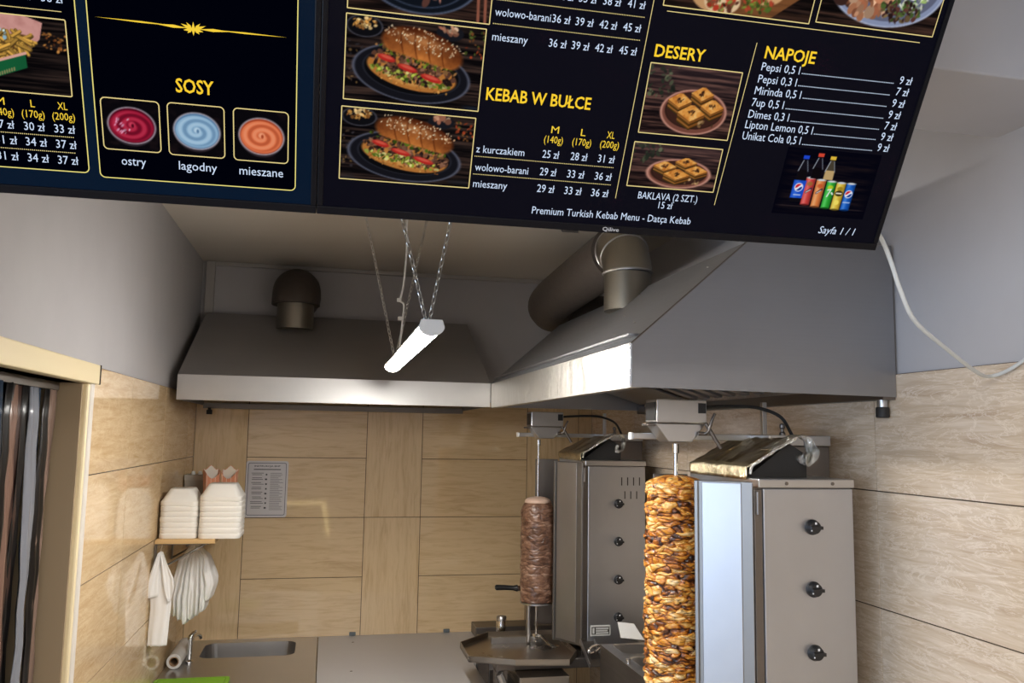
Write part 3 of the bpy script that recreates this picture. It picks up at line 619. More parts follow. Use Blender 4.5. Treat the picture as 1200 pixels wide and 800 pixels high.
TXT = [
('wolowo-barani',242.6,312.5,82.8,10.8,'w'),('36 zł',327.7,312.6,27.5,11,'w'),('39 zł',363.1,312.6,27.5,11,'w'),('42 zł',399.8,312.6,27.4,11.1,'w'),('45 zł',436.8,312.9,28,11.1,'w'),
('32 zł',328.7,344.4,27,10.8,'w'),('35 zł',363.5,344.8,26.9,10.8,'w'),('38 zł',400.3,345.1,27.2,10.8,'w'),('41 zł',437.8,345.6,27.6,10.9,'w'),('z kurczakiem',243.1,344,71.7,10.7,'w'),
('36 zł',327.5,278.6,27.1,11.2,'w'),('39 zł',362.4,279,27.3,11.2,'w'),('42 zł',398.7,279.3,27.7,11.3,'w'),('45 zł',436.5,279.8,28.1,11.4,'w'),('mieszany',242.2,278.6,53.1,11,'w'),
('z kurczakiem',236,114.2,75.9,11.1,'w'),('25 zł',340.8,114.5,27,11.9,'w'),('28 zł',386.6,114.7,27.4,12,'w'),('31 zł',431.5,114.8,27.8,12,'w'),
('wolowo-barani',237,86,84.7,11.3,'w'),('29 zł',340.5,86.6,27,12.1,'w'),('33 zł',385.3,86.5,28.2,12.1,'w'),('36 zł',431.1,86.5,28.1,12.1,'w'),
('mieszany',236.7,59.8,54.3,11.5,'w'),('29 zł',339.7,59.6,28.5,12.2,'w'),('33 zł',384.7,59.4,28.7,12.2,'w'),('36 zł',429.7,59.3,29,12.2,'w'),
('Pepsi 0,5 l',671.5,279.4,66,11.9,'w'),('9 zł',916.2,282.4,22.8,12.2,'w'),('Pepsi 0,3 l',670.5,260.8,66.4,12,'w'),('7 zł',916.1,264.6,23,12.2,'w'),('Mirinda 0,5 l',669.5,242.8,80.4,12.2,'w'),('9 zł',915.2,246,23,12.4,'w'),
('7up 0,5 l',669,224.4,55.6,12.3,'w'),('9 zł',914.7,227.4,22.5,12.5,'w'),('Dimes 0,3 l',668,206,71,12.4,'w'),('7 zł',913.9,209,22.6,12.6,'w'),('Lipton Lemon 0,5 l',667,189.3,119.9,12.5,'w'),('9 zł',913.3,191,22.6,12.7,'w'),
('Unikat Cola 0,5 l',666.5,171.2,103.7,12.6,'w'),('9 zł',912.9,172.8,22,12.8,'w'),('BAKLAVA (2 SZT.)',509.4,61.5,103.7,11.4,'w'),('15 zł',547.7,47.4,24.4,11.4,'w'),
('Premium Turkish Kebab Menu - Datça Kebab',336.3,23.7,273.5,11.8,'w')]
lettering('price_text', wl(TXT), M['t_white'], dr, 0.0012)
lettering('page_text', [('Sayfa 1 / 1', 848, 24.3, 68, 12.6)], M['t_white'], dr, 0.0012, 0.0, 0.2)
lettering('size_text', [('M',349.5,153.5,12.3,10.6),('L',397.2,153.2,7.7,10.7),('XL',439.8,153.1,12.7,10.7),('(140g)',340.2,138.1,30.2,10.7),('(170g)',385.7,138.2,30.7,10.7),('(200g)',431.1,138.3,31.1,10.7)], M['t_gold'], dr, 0.0012)
lettering('heading_text', [('KEBAB W BUŁCE',242.3,193.9,163.7,18.4),('DESERY',492.7,282,82,18.2),('NAPOJE',671.9,297.8,86.9,18.4)], M['t_goldb'], dr, 0.0012, 0.017)
DOT = [(234.4,334,469.8,334.6),(241.1,301.5,468.6,302),(234.4,108,462.2,107.8),(234.9,80.2,462,79.8),(741.6,281.4,908.2,282.4),(740.9,262.6,908.5,263.8),(754.1,244.5,908.7,245.5),(729.2,225.6,908.9,226.4),(743.5,207,907.4,208),(790.7,190.4,906.9,191),(774.5,172,906.3,172.6)]
rules('dotted_rule', DOT[:4], M['t_frame'], dr, 0.0010, 1.3, 2.6)
rules('dotted_leader', DOT[4:], M['t_white'], dr, 0.0010, 1.4, 3.2)
rules('divider', [(478.7,470,471.8,58.7),(654.4,318.5,645.3,59.8),(500.1,347.2,931.2,347.8)], M['t_frame'], dr, 0.0010, 1.1)
lettering('maker_mark', [('Qilive', 458.2, 3.6, 28.4, 6.6)], M['t_logo'], tvr, 0.0036, 0.01)
for nm, P, (u0, v0, u1, v1) in (('sandwich', sandwich(170, 100, 5), (33.5, 175.5, 232.6, 292.5)), ('sandwich', sandwich(168, 92, 8), (31.8, 57.4, 230.4, 165)),
        ('baklava', baklava(120, 84, 4), (490, 167, 642, 272.5)), ('baklava', baklava(118, 58, 6), (487, 81, 638, 152)),
        ('doner', platter(150, 70, 2, 'doner'), (34.4, 299.6, 236, 400)), ('wrap', platter(150, 64, 3, 'wrap'), (492.5, 354.5, 732, 460)), ('plate', platter(150, 80, 9, 'plate'), (743, 358.5, 950, 470))):
    picture(nm+'_picture', P, u0, v0, u1, v1, dr, 0.0006)
    outline('picture_frame', u0, v0, u1, v1, 0.5, 1.5, M['t_frame'], dr, 0.0011)
picture('drinks_picture', drinks(150, 104, 3), 752, 54, 926, 166, dr, 0.0006)

tvl = thing('menu_screen', 'black tilted menu screen with SOSY sauce pictures', 'screen', group='menu screens')
tvl.matrix_world = tv_matrix(-TW-0.0006); tv_body(tvl, TW); dl = mk_display(tvl, TW, M['disp_l']); K = (TW+0.0006)*1000
def pan(name, u0, v0, u1, v1, r):
    b = MB(); b.poly([(x/1000, y/1000, 0.0003) for x, y, _ in rrect((u0+u1)/2, (v0+v1)/2, u1-u0, v1-v0, r, 0)]); b.build(name, M['t_panel'], dl)
    outline('panel_frame', u0, v0, u1, v1, r, 1.4, M['t_pale'], dl, 0.0011)
pan('price_panel', K-800, 38, K-318.5, 530, 7); pan('sauce_panel', K-304, 33.4, K-32.4, 530, 7)
L = [('36 zł',-358.8,263.4,26.7,10),('30 zł',-397.3,92.4,26.4,11.2),('33 zł',-359,92.3,26.8,11.3),('27 zł',-435.7,92.5,26.2,11.2),('31 zł',-435.6,71,27.4,11.4),('34 zł',-397.4,71,27.2,11.4),('37 zł',-358.7,70.8,26.6,11.4),
     ('31 zł',-436.1,48.5,27.4,11.5),('34 zł',-397.3,48.4,27.4,11.5),('37 zł',-358.4,48.3,26.8,11.5),('30 zł',-397.3,263.4,26.7,10),('27 zł',-435.3,263.4,26.7,10),
     ('ostry',-274.2,53.6,32.8,12.4),('lagodny',-196.7,52.8,52.8,12.5),('mieszane',-112.5,52.2,62.3,12.6)]
lettering('price_text', [(s, u+K, v, a, c) for s, u, v, a, c in L], M['t_white'], dl, 0.0012)
L = [('M',-428.7,124.4,10.5,9.8),('L',-385.9,124.4,5.4,9.8),('XL',-351.9,124.4,12.5,9.9),('(140g)',-436.8,110,28.7,9.9),('(170g)',-398.3,110.1,28.8,9.9),('(200g)',-359.8,110.2,28.9,9.9)]
lettering('size_text', [(s, u+K, v, a, c) for s, u, v, a, c in L], M['t_gold'], dl, 0.0012)
lettering('heading_text', [('SOSY', K-196.5, 163.1, 50.7, 19.2)], M['t_goldb'], dl, 0.0012, 0.017)
rules('dotted_rule', [(K-500, 86.8, K-331.7, 87), (K-500, 65, K-331, 65)], M['t_frame'], dl, 0.0010, 1.3, 2.6)
rules('divider', [(K-500, 252.2, K-335.6, 252.8)], M['t_frame'], dl, 0.0010, 0.9)
for nm, P, (u0, v0, u1, v1) in (('red_sauce', sauce(64, 62, (150, 22, 50), (206, 60, 88), (84, 8, 28), 1, True), (-296.2, 75, -220, 146.6)), ('pale_sauce', sauce(64, 62, (140, 178, 208), (186, 214, 234), (92, 128, 164), 2, False), (-209, 74, -132.6, 147.4)), ('orange_sauce', sauce(64, 62, (226, 118, 76), (246, 160, 120), (168, 70, 40), 3, False), (-119.8, 73.5, -43.4, 148))):
    picture(nm+'_picture', P, K+u0+1.5, v0+1.5, K+u1-1.5, v1-1.5, dl, 0.0006); outline('picture_frame', K+u0, v0, K+u1, v1, 6, 1.5, M['t_frame'], dl, 0.0011)
picture('fries_picture', fries(160, 92, 4), K-506, 143.2, K-332, 243, dl, 0.0006); outline('picture_frame', K-506, 143.2, K-332, 243, 2, 1.5, M['t_frame'], dl, 0.0011)
# gilt ornament between the two panels' halves
b = MB(); cx, cy = K-170.4, 249.5
def leaf(x0, y0, x1, y1, wd):
    a = Vector((x0, y0)); c = Vector((x1, y1)); d_ = (c-a); q = Vector((-d_.y, d_.x)).normalized()*wd; mid = a+d_*0.45
    b.poly([((p.x)/1000, (p.y)/1000, 0.0012) for p in (a, mid+q, c, mid-q)])
for s in (-1, 1):
    leaf(cx+s*20, cy+1.2, cx+s*124, cy+1.8, 1.1); leaf(cx+s*6, cy, cx+s*50, cy+1.2, 2.0)
    for dx, dy, wd in ((16, 5, 2.0), (13, -3, 2.0), (9, 7.5, 1.8), (8, -6.5, 1.6)): leaf(cx+s*1.5, cy-1, cx+s*dx, cy+dy, wd)
leaf(cx, cy-9, cx, cy+9, 2.6)
b.build('ornament', M['t_gold'], dl)

# ------------------------------------------------------------------ extractor hoods
def plate(b, a, c, d, e, n, t=0.002):      # quad sheet with thickness t along n
    n = Vector(n).normalized()*t; q = [Vector(p) for p in (a, c, d, e)]
    b.hexa([tuple(p) for p in q]+[tuple(p+n) for p in q])
HX, HT, HY0, HY1 = 0.705, 1.016, 1.890, 3.655
h2 = thing('extractor_hood', 'steel extractor hood on the right wall above the two upright grills', 'hood', (HX, HY0, 2.04), 'extractor hoods')
def L2(x, y, z): return (x-HX, y-HY0, z-2.04)
b = MB(); b.prism([L2(HX, HY0, 2.041), L2(1.4285, HY0, 2.035), L2(1.4285, HY0, 2.433), L2(HT, HY0, 2.417), L2(HX, HY0, 2.145)], (0, 0.002, 0)); b.build('end_panel', M['hood'], h2)
b = MB(); plate(b, L2(HX, HY0+0.002, 2.145), L2(HX, HY1, 2.150), L2(HT, HY1, 2.425), L2(HT, HY0+0.002, 2.417), (0.65, 0, -0.75)); b.build('slope_panel', M['hood'], h2)
b = MB(); b.box(*[0, 0.002, 0.0021, HY1-HY0, 0.002, 0.1075]); b.box(0, 0.03, 0.0021, HY1-HY0, 0.0, 0.002); b.build('lip', M['lip2'], h2)
b = MB(); b.tube([L2(HX-0.001, HY0-0.001, 2.041), L2(HX-0.001, HY0-0.001, 2.146)], 0.0035, 8); b.build('corner_seam', M['chrome'], h2, smooth=True)
b = MB(); b.tube([L2(HX, HY0-0.0005, 2.146), L2(HT, HY0-0.0005, 2.418)], 0.0022, 6); b.build('slope_seam', M['darksteel'], h2, smooth=True)
b = MB(); plate(b, L2(HT, HY0+0.002, 2.417), L2(HT, HY1, 2.425), L2(1.4285, HY1, 2.425), L2(1.4285, HY0+0.002, 2.431), (0, 0, -1)); b.build('top_panel', M['hood'], h2)
b = MB(); b.prism([L2(HX+0.003, HY1-0.002, 2.044), L2(1.4285, HY1-0.002, 2.044), L2(1.4285, HY1-0.002, 2.424), L2(HT, HY1-0.002, 2.423), L2(HX+0.003, HY1-0.002, 2.148)], (0, -0.002, 0)); b.build('end_panel', M['hood'], h2)
b = MB(); b.box(1.392-HX, 1.4285-HX, 0.004, HY1-HY0-0.005, -0.012, 0.020); b.build('gutter', M['darksteel'], h2)
b = MB()
plate(b, (0.36, 0.03, 0.130), (0.36, 0.36, 0.130), (0.685, 0.36, 0.030), (0.685, 0.03, 0.030), (0, 0, 1), 0.006); plate(b, (0.36, 1.22, 0.130), (0.36, 1.72, 0.130), (0.685, 1.72, 0.030), (0.685, 1.22, 0.030), (0, 0, 1), 0.006)
for k in range(8):
    y = 0.40+k*0.10
    plate(b, (0.36, y, 0.130), (0.36, y+0.05, 0.130), (0.685, y+0.05, 0.030), (0.685, y, 0.030), (0, 0, 1), 0.012)
b.box(0.004, 0.36, 0.03, 1.72, 0.128, 0.134); b.build('baffle_filter', M['steel'], h2)
b = MB(); b.lathe([(0.013, -0.006), (0.013, -0.032)], (1.412-HX, 0.035, 0), 20); b.build('drain_spout', M['steel'], h2, smooth=True)
b = MB(); b.lathe([(0.015, -0.030), (0.017, -0.034), (0.017, -0.056), (0.014, -0.058)], (1.412-HX, 0.035, 0), 24); b.build('drain_cap', M['blackrub'], h2, smooth=True)
b = MB()
for y, t in ((0.22, 0.30), (0.31, 0.22), (0.47, 0.5), (0.78, 0.62), (0.86, 0.35), (1.06, 0.14), (1.20, 0.55), (0.94, 0.08), (0.62, 0.85), (0.10, 0.8)):
    p = Vector((t*(HT-HX), y, 0.106+t*0.274)); b.lathe([(0.004, 0), (0.003, 0.0018)], (p.x, p.y, p.z), 10)
b.build('rivet', M['chrome'], h2)
# its duct: collar, gored elbow, insulated run towards the back
b = MB(); b.tube([L2(0.965, 2.62, 2.340), L2(0.965, 2.62, 2.465)], 0.079, 32); b.build('duct_collar', M['duct'], h2, smooth=True)
arc = [L2(0.965, 2.62+0.10*(1-math.cos(math.radians(a))), 2.465+0.10*math.sin(math.radians(a))) for a in range(0, 91, 10)]
el = MB().tube(arc, 0.082, 32).build('duct_elbow', M['duct'], h2, smooth=True)
for a in (2, 46, 88):
    c = Vector(L2(0.965, 2.62+0.10*(1-math.cos(math.radians(a))), 2.465+0.10*math.sin(math.radians(a)))); t = Vector((0, math.sin(math.radians(a)), math.cos(math.radians(a))))
    MB().tube([c-t*0.004, c, c+t*0.004], [0.083, 0.0855, 0.083], 36).build('duct_seam', M['steel'], el, smooth=True)
run = [L2(0.965, 2.72, 2.563), L2(0.965, 3.2, 2.545), L2(0.968, 3.62, 2.525), L2(1.00, 3.76, 2.515), L2(1.08, 3.84, 2.51), L2(1.42, 3.86, 2.51)]
MB().tube(curve_pts(run, 6), 0.096, 32).build('duct_run', M['sootduct'], h2, smooth=True)

h1 = thing('extractor_hood', 'wide dark steel extractor hood on the back wall above the sink', 'hood', (-0.615, 3.66, 2.045), 'extractor hoods')
A1 = (-0.615, 3.66, 2.045)
def L1(x, y, z): return (x-A1[0], y-A1[1], z-A1[2])
X0, X1, YB, ZT1 = -0.615, 0.702, 4.36, 2.505
b = MB(); b.box(0, X1-X0, 0, 0.002, 0.002, 0.105); b.box(0, X1-X0, 0, 0.03, 0, 0.002); b.build('lip', M['lip'], h1)
b = MB(); plate(b, L1(X0, 3.66, 2.150), L1(X1, 3.66, 2.150), L1(X1, YB, ZT1), L1(X0, YB, ZT1), (0, 0.45, -0.9)); b.build('slope_panel', M['dull'], h1)
b = MB(); b.box(0, X1-X0, 0.7, D-3.662, ZT1-2.047, ZT1-2.045); b.build('top_panel', M['hood'], h1)
for x in (X0, X1-0.002):
    b = MB(); b.prism([L1(x, 3.662, 2.046), L1(x, D-0.002, 2.046), L1(x, D-0.002, ZT1-0.003), L1(x, YB, ZT1-0.003), L1(x, 3.662, 2.149)], (0.002, 0, 0)); b.build('end_panel', M['hood'], h1)
b = MB(); b.box(0.003, X1-X0-0.003, 0.745, D-3.662, -0.014, 0.012); b.build('gutter', M['darksteel'], h1)
b = MB()
for k in range(12): x = 0.05+k*0.105; plate(b, (x, 0.12, 0.10), (x+0.055, 0.12, 0.10), (x+0.055, 0.74, 0.03), (x, 0.74, 0.03), (0, 0, 1), 0.012)
b.build('baffle_filter', M['steel'], h1)
b = MB(); b.lathe([(0.008, -0.012), (0.008, -0.022), (0.014, -0.024), (0.014, -0.045)], (0.04, 0.70, 0), 18); b.build('drain_cap', M['blackrub'], h1, smooth=True)
b = MB(); b.tube([L1(-0.178, 4.20, 2.42), L1(-0.178, 4.20, 2.545)], 0.088, 32); b.build('duct_collar', M['duct'], h1, smooth=True)
arc = [L1(-0.178, 4.20, 2.540), L1(-0.178, 4.202, 2.565), L1(-0.178, 4.225, 2.60), L1(-0.178, 4.27, 2.618), L1(-0.178, 4.34, 2.62), L1(-0.178, 4.44, 2.62)]
MB().tube(curve_pts(arc, 6), 0.116, 36).build('duct_elbow', M['sootduct'], h1, smooth=True)

# ------------------------------------------------------------------ hanging batten lamp
LX, LY0, LY1, LZ = 0.222, 1.875, 3.065, 2.150
bat = thing('batten_lamp', 'lit white LED batten lamp hanging on four thin chains from the ceiling', 'lamp', (LX, LY0, LZ))
pr = [(-0.029, 0.014), (-0.022, 0.027), (0.022, 0.027), (0.029, 0.014)]
b = MB(); b.prism([(x, 0.012, z) for x, z in pr], (0, LY1-LY0-0.024, 0)); b.build('housing', M['white'], bat, bevel=0.002)
arcp = [(0.0270*math.cos(a), 0.0135+0.019*math.sin(a)) for a in [math.pi+math.pi*k/14 for k in range(15)]]
b = MB(); b.prism([(x, 0.014, z) for x, z in arcp], (0, LY1-LY0-0.028, 0)); b.build('diffuser', M['lamp'], bat, smooth=True)
capp = [(0.0295*math.cos(a), 0.014+0.022*math.sin(a)) for a in [math.pi+math.pi*k/14 for k in range(15)]]+[(0.024, 0.030), (-0.024, 0.030)]
for y in (0.0, LY1-LY0-0.013):
    b = MB(); b.prism([(x, y, z) for x, z in capp], (0, 0.013, 0)); b.build('end_cap', M['white'], bat, bevel=0.0015)
M['chain'] = mat('zinc_chain', (0.62, 0.61, 0.58, 1), 0.3, 0.9)
def chain(p0, p1, pitch=0.0155):
    p0, p1 = Vector(p0), Vector(p1); L = (p1-p0).length; t = (p1-p0)/L; a = t.orthogonal().normalized(); c = t.cross(a); n = int(L/pitch); b = MB()
    for k in range(n+1):
        o = p0+t*(k*L/n); q = a if k % 2 else c; R = []
        for j in range(12):
            an = 2*math.pi*j/12; R.append(o+t*(0.0105*math.cos(an))+q*(0.0048*math.sin(an)))
        rings = []
        for j in range(12):
            tg = (R[(j+1) % 12]-R[j-1]).normalized(); n1 = t.cross(q); n2 = tg.cross(n1)
            rings.append([R[j]+0.00135*(math.cos(2*math.pi*m/5)*n1+math.sin(2*math.pi*m/5)*n2) for m in range(5)])
        b.loft(rings+[rings[0]], False, False)
    return b
def BL(x, y, z): return (x-LX, y-LY0, z-LZ)
for p, q in (((0.222, 1.985, 2.181), (0.071, 2.01, ZC-0.004)), ((0.226, 1.985, 2.181), (0.338, 2.0, ZC-0.004)), ((0.216, 2.90, 2.181), (0.078, 2.92, ZC-0.004)), ((0.220, 2.90, 2.181), (0.336, 2.93, ZC-0.004))):
    chain(BL(*p), BL(*q)).build('chain', M['chain'], bat)
    b = MB(); e = Vector(BL(*q)); b.tube([e, e+Vector((0, 0, 0.004))], 0.008, 12); b.build('ceiling_hook', M['chain'], bat)
cb = [BL(0.232, 2.70, ZC-0.001), BL(0.228, 2.70, 2.62), BL(0.229, 2.70, 2.50), BL(0.222, 2.70, 2.40), BL(0.214, 2.70, 2.352), BL(0.226, 2.70, 2.335), BL(0.222, 2.70, 2.27), BL(0.216, 2.72, 2.178)]
pc = MB().tube(curve_pts(cb, 8), 0.0032, 8).build('power_cord', M['white'], bat, smooth=True)
for z, x in ((2.352, 0.211), (2.292, 0.216)):
    MB().box(x-LX-0.008, x-LX+0.006, 2.694-LY0, 2.706-LY0, z-LZ-0.006, z-LZ+0.006).build('cord_clip', M['white'], pc, bevel=0.002)

# ------------------------------------------------------------------ cord from the right screen to the wall
P = [(0.955, 1.335, 2.33), (0.985, 1.335, 2.30), (1.012, 1.345, 2.262), (1.040, 1.355, 2.205), (1.085, 1.375, 2.150), (1.20, 1.43, 2.105), (1.33, 1.50, 2.068), (1.405, 1.545, 2.066), (1.419, 1.50, 2.082), (1.420, 1.42, 2.125), (1.420, 1.30, 2.215), (1.420, 1.20, 2.36), (1.420, 1.17, 2.60), (1.420, 1.17, 3.09)]
tag(MB().tube(curve_pts(P, 8), 0.0041, 10).build('power_cord', mat('cord_grey_white', srgb(196, 198, 196), 0.45), smooth=True), 'pale power cord looping from the right menu screen to the right wall', 'cord')

# ------------------------------------------------------------------ upright kebab grills
GZ, GH = 1.03, 0.792
m = mat('baked_label', srgb(200, 200, 196), 0.4); M['label'] = m
def grill(label, y0, knobs, vents, wing_a, wing_w, name_plate):
    g = thing('kebab_grill', label, 'grill', (1.065, y0, GZ), 'upright kebab grills')
    W = 0.266
    MB().box(0.003, W-0.003, 0.003, 0.40, 0.0, GH-0.012).build('body', M['darksteel'], g)
    b = MB(); b.box(0.012, W, -0.006, 0.0025, 0.0, GH-0.024); cp = b.build('control_panel', M['steel_v'], g, bevel=0.003)
    b = MB(); b.box(-0.002, W+0.003, -0.010, 0.40, GH-0.022, GH); tr = b.build('top_rail', M['steel'], g, bevel=0.003)
    if not vents:
        for x in (0.075, 0.205): MB().cyl((x, -0.0125, GH-0.011), (x, -0.0095, GH-0.011), 0.0045, 12).build('screw', M['darksteel'], tr)
    b = MB(); b.box(-0.012, 0.0105, -0.004, 0.002, 0.0, GH-0.026); b.build('hinge_strip', M['darksteel'], g, bevel=0.002)
    for z in (0.04, GH-0.06): MB().cyl((-0.004, -0.009, z-0.028), (-0.004, -0.009, z+0.028), 0.006, 12).build('hinge', M['darksteel'], g, smooth=True)
    for z in knobs:
        c = (0.146, -0.0062, z-GZ); b = MB()
        b.loft([[(c[0]+r*math.cos(2*math.pi*k/28), c[1]-d, c[2]+r*math.sin(2*math.pi*k/28)) for k in range(28)] for r, d in ((0.0195, 0), (0.0195, 0.005), (0.0172, 0.0075), (0.016, 0.017), (0.0145, 0.019))])
        b.box(c[0]-0.0155, c[0]+0.0165, c[1]-0.026, c[1]-0.016, c[2]-0.004, c[2]+0.004)
        kn = b.build('knob', M['black'], g, smooth=True)
        b = MB(); b.box(c[0]-0.0026, c[0]+0.0026, c[1]-0.0196, c[1]-0.0186, c[2]+0.0080, c[2]+0.0135); b.box(c[0]-0.0138, c[0]-0.0100, c[1]-0.0196, c[1]-0.0186, c[2]-0.0088, c[2]-0.0052)
        b.build('marking', M['dot'], kn)
    if vents:
        b = MB()
        for i in range(4): b.box(0.158+i*0.0265, 0.1625+i*0.0265, -0.0064, -0.0058, 0.688, 0.722)
        for i in range(3): b.box(0.172+i*0.0265, 0.1765+i*0.0265, -0.0064, -0.0058, 0.632, 0.664)
        b.build('vent_slots', M['dark'], g)
    if name_plate:
        b = MB(); b.box(0.025, 0.112, -0.0085, -0.0062, 0.075, 0.118); pl = b.build('rating_plate', M['label'], g, bevel=0.002)
        b = MB(); b.box(0.030, 0.107, -0.0088, -0.0086, 0.081, 0.112); b.build('plate_border', M['darksteel'], pl)
        b = MB()
        for i, (x0, x1) in enumerate(((0.034, 0.042), (0.048, 0.103), (0.048, 0.098), (0.048, 0.103))): b.box(x0, x1, -0.0092, -0.0089, 0.085 if i == 0 else 0.084+(i-1)*0.009, 0.108 if i == 0 else 0.090+(i-1)*0.009)
        b.build('plate_lines', M['label'], pl)
    # folding side wing next to the panel, and the one at the far end
    def wing(px, py, ang, wd, mt, inner):
        dd = Vector((-math.cos(ang), math.sin(ang), 0)); nn = Vector((-math.sin(ang), -math.cos(ang), 0)); o = Vector((px, py, 0))
        def q(s, n, z): return tuple(o+dd*s+nn*n+Vector((0, 0, z)))
        def slab(s0, s1, n0, n1, z0, z1): return [q(s0, n0, z0), q(s1, n0, z0), q(s1, n1, z0), q(s0, n1, z0), q(s0, n0, z1), q(s1, n0, z1), q(s1, n1, z1), q(s0, n1, z1)]
        b = MB(); b.hexa(slab(0, wd, -0.010, 0, 0.035, GH-0.008)); w_ = b.build('side_wing', mt, g, bevel=0.002)
        if inner:
            MB().hexa(slab(0.028, wd-0.019, 0.0005, 0.004, 0.045, GH-0.012)).build('wing_panel', M['steel_v'], w_, bevel=0.0015)
            MB().hexa(slab(wd-0.010, wd, 0.0005, 0.008, 0.035, GH-0.008)).build('wing_edge', M['frame'], w_, bevel=0.002)
    wing(-0.014, -0.002, math.radians(wing_a), wing_w, M['frame'], True)
    wing(-0.006, 0.405, math.radians(8), 0.105, M['darksteel'], False)
    for i in range(4): MB().box(-0.012, 0.0025, 0.04, 0.36, 0.03+i*0.185, 0.19+i*0.185).build('burner', M['ceramic'], g, bevel=0.004)
    # foil-wrapped heat guard sloping up over the burners
    rs = random.Random(int(y0*100)); rows_ = []
    nx, ny = 16, 30
    for i in range(nx+4):
        r = []
        for j in range(ny+1):
            y = 0.045+0.345*j/ny; wv = 0.004*mnoise.noise(Vector((i*0.5+y0*7, j*0.35, 0)))
            if i < 4: x, z = -0.004-0.004*mnoise.noise(Vector((i*0.9, j*0.75, 3+y0))), GH-0.004+0.0100*i
            else: t = (i-4)/(nx-1); x, z = 0.004+0.135*t, GH+0.030+0.072*t+wv
            if j == 0: y += 0.005*mnoise.noise(Vector((i*0.8, 1.3, y0)))
            r.append((x+wv*0.5, y, z))
        rows_.append(r)
    V = [p for r in rows_ for p in r]; N = ny+1; F = [(a*N+c, a*N+c+1, (a+1)*N+c+1, (a+1)*N+c) for a in range(nx+3) for c in range(ny)]
    me = bpy.data.meshes.new('heat_guard'); me.from_pydata(V, [], F); hg = link('heat_guard', me, [M['foil'], M['foil3']], g, smooth='all')
    for pl_ in me.polygons: pl_.material_index = 1 if pl_.index < ny*5 else 0
    so = hg.modifiers.new('solid', 'SOLIDIFY'); so.thickness = 0.003
    prof = [(0.060, 0.072), (0.100, 0.092), (0.135, 0.106), (0.160, 0.109), (0.182, 0.098), (0.192, 0.074), (0.186, 0.050), (0.168, 0.036), (0.158, 0.048), (0.164, 0.062)]
    pp = curve_pts([(x, 0, z) for x, z in prof], 5); V, F = [], []; N = 13
    for i, p_ in enumerate(pp):
        for j in range(N):
            q = Vector((p_.x*22, j*0.55+y0*3, p_.z*22)); k = min(1, i/18)
            V.append((p_.x+0.010*k*mnoise.noise(q), 0.030+0.0048*j+0.010*mnoise.noise(q*1.3+Vector((7, 0, 0)))*k, GH+p_.z+0.011*k*mnoise.noise(q*1.7+Vector((0, 3, 0)))))
    F = [(a*N+c, a*N+c+1, (a+1)*N+c+1, (a+1)*N+c) for a in range(len(pp)-1) for c in range(N-1)]
    me = bpy.data.meshes.new('foil_crumple'); me.from_pydata(V, [], F); fcr = link('crumpled_foil', me, M['foil2'], g)
    so = fcr.modifiers.new('solid', 'SOLIDIFY'); so.thickness = 0.0012
    eg = curve_pts([(0.004, 0.044, GH+0.010), (0.010, 0.042, GH+0.030), (0.05, 0.043, GH+0.056), (0.10, 0.043, GH+0.084), (0.137, 0.044, GH+0.103)], 7)
    MB().tube([p_+Vector((0, 0.003*mnoise.noise(p_*60), 0.003*mnoise.noise(p_*70))) for p_ in eg], 0.0042, 7).build('foil_edge', M['foil2'], g)
    b = MB(); b.prism([(0.012, 0.075, GH), (0.185, 0.075, GH), (0.185, 0.075, GH+0.060), (0.135, 0.075, GH+0.090)], (0, 0.28, 0)); b.build('guard_shade_fill', M['dark'], g)  # near-black block painting the shade inside the guard's open end
    MB().box(0.187, 0.330, 0.19, 0.33, 0.0, GH+0.082).build('rear_column', M['darksteel'], g, bevel=0.003)
    b = MB(); b.box(-0.222, 0.332, 0.292, 0.312, GH+0.094, GH+0.112); b.box(0.140, 0.332, 0.186, 0.334, GH+0.083, GH+0.112); ar = b.build('motor_arm', M['steel'], g, bevel=0.002)
    MB().box(-0.229, -0.2225, 0.291, 0.313, GH+0.093, GH+0.113).build('arm_cap', M['white'], ar, bevel=0.001)
    b = MB(); b.box(-0.186, -0.038, 0.205, 0.29, GH+0.140, GH+0.205); mb = b.build('motor_box', M['steel'], g, bevel=0.003)
    b = MB(); b.prism([(-0.186, 0.215, GH+0.1385), (-0.038, 0.215, GH+0.1385), (-0.078, 0.215, GH+0.088), (-0.146, 0.215, GH+0.088)], (0, 0.075, 0)); b.build('motor_funnel', M['steel'], g, bevel=0.002)
    MB().box(-0.064, -0.041, 0.2035, 0.2052, GH+0.168, GH+0.196).build('switch', M['black'], mb, bevel=0.001)
    MB().box(-0.1875, -0.1855, 0.212, 0.284, GH+0.147, GH+0.197).build('motor_grille', M['black'], mb)
    MB().box(-0.205, -0.160, 0.225, 0.27, GH+0.131, GH+0.1385).build('motor_foot', M['darksteel'], mb, bevel=0.001)
    b = MB(); b.tube(curve_pts([(-0.055, 0.205, GH+0.110), (-0.040, 0.195, GH+0.118), (-0.030, 0.19, GH+0.150), (-0.022, 0.188, GH+0.168)], 6), 0.0042, 10); b.cyl((-0.064, 0.205, GH+0.112), (-0.030, 0.200, GH+0.112), 0.006, 12)
    b.tube([(-0.045, 0.198, GH+0.140), (-0.005, 0.19, GH+0.072)], 0.0055, 10); b.build('clamp_lever', M['darksteel'], g, smooth=True)
    b = MB(); b.tube(curve_pts([(-0.040, 0.26, GH+0.185), (0.02, 0.27, GH+0.190), (0.09, 0.28, GH+0.193), (0.16, 0.28, GH+0.190), (0.225, 0.27, GH+0.165), (0.255, 0.26, GH+0.113)], 8), 0.005, 8); b.build('motor_cable', M['blackrub'], g, smooth=True)
    b = MB(); b.box(0.176, 0.190, 0.285, 0.300, GH+0.112, GH+0.207); b.build('arm_post', M['steel'], g, bevel=0.001)
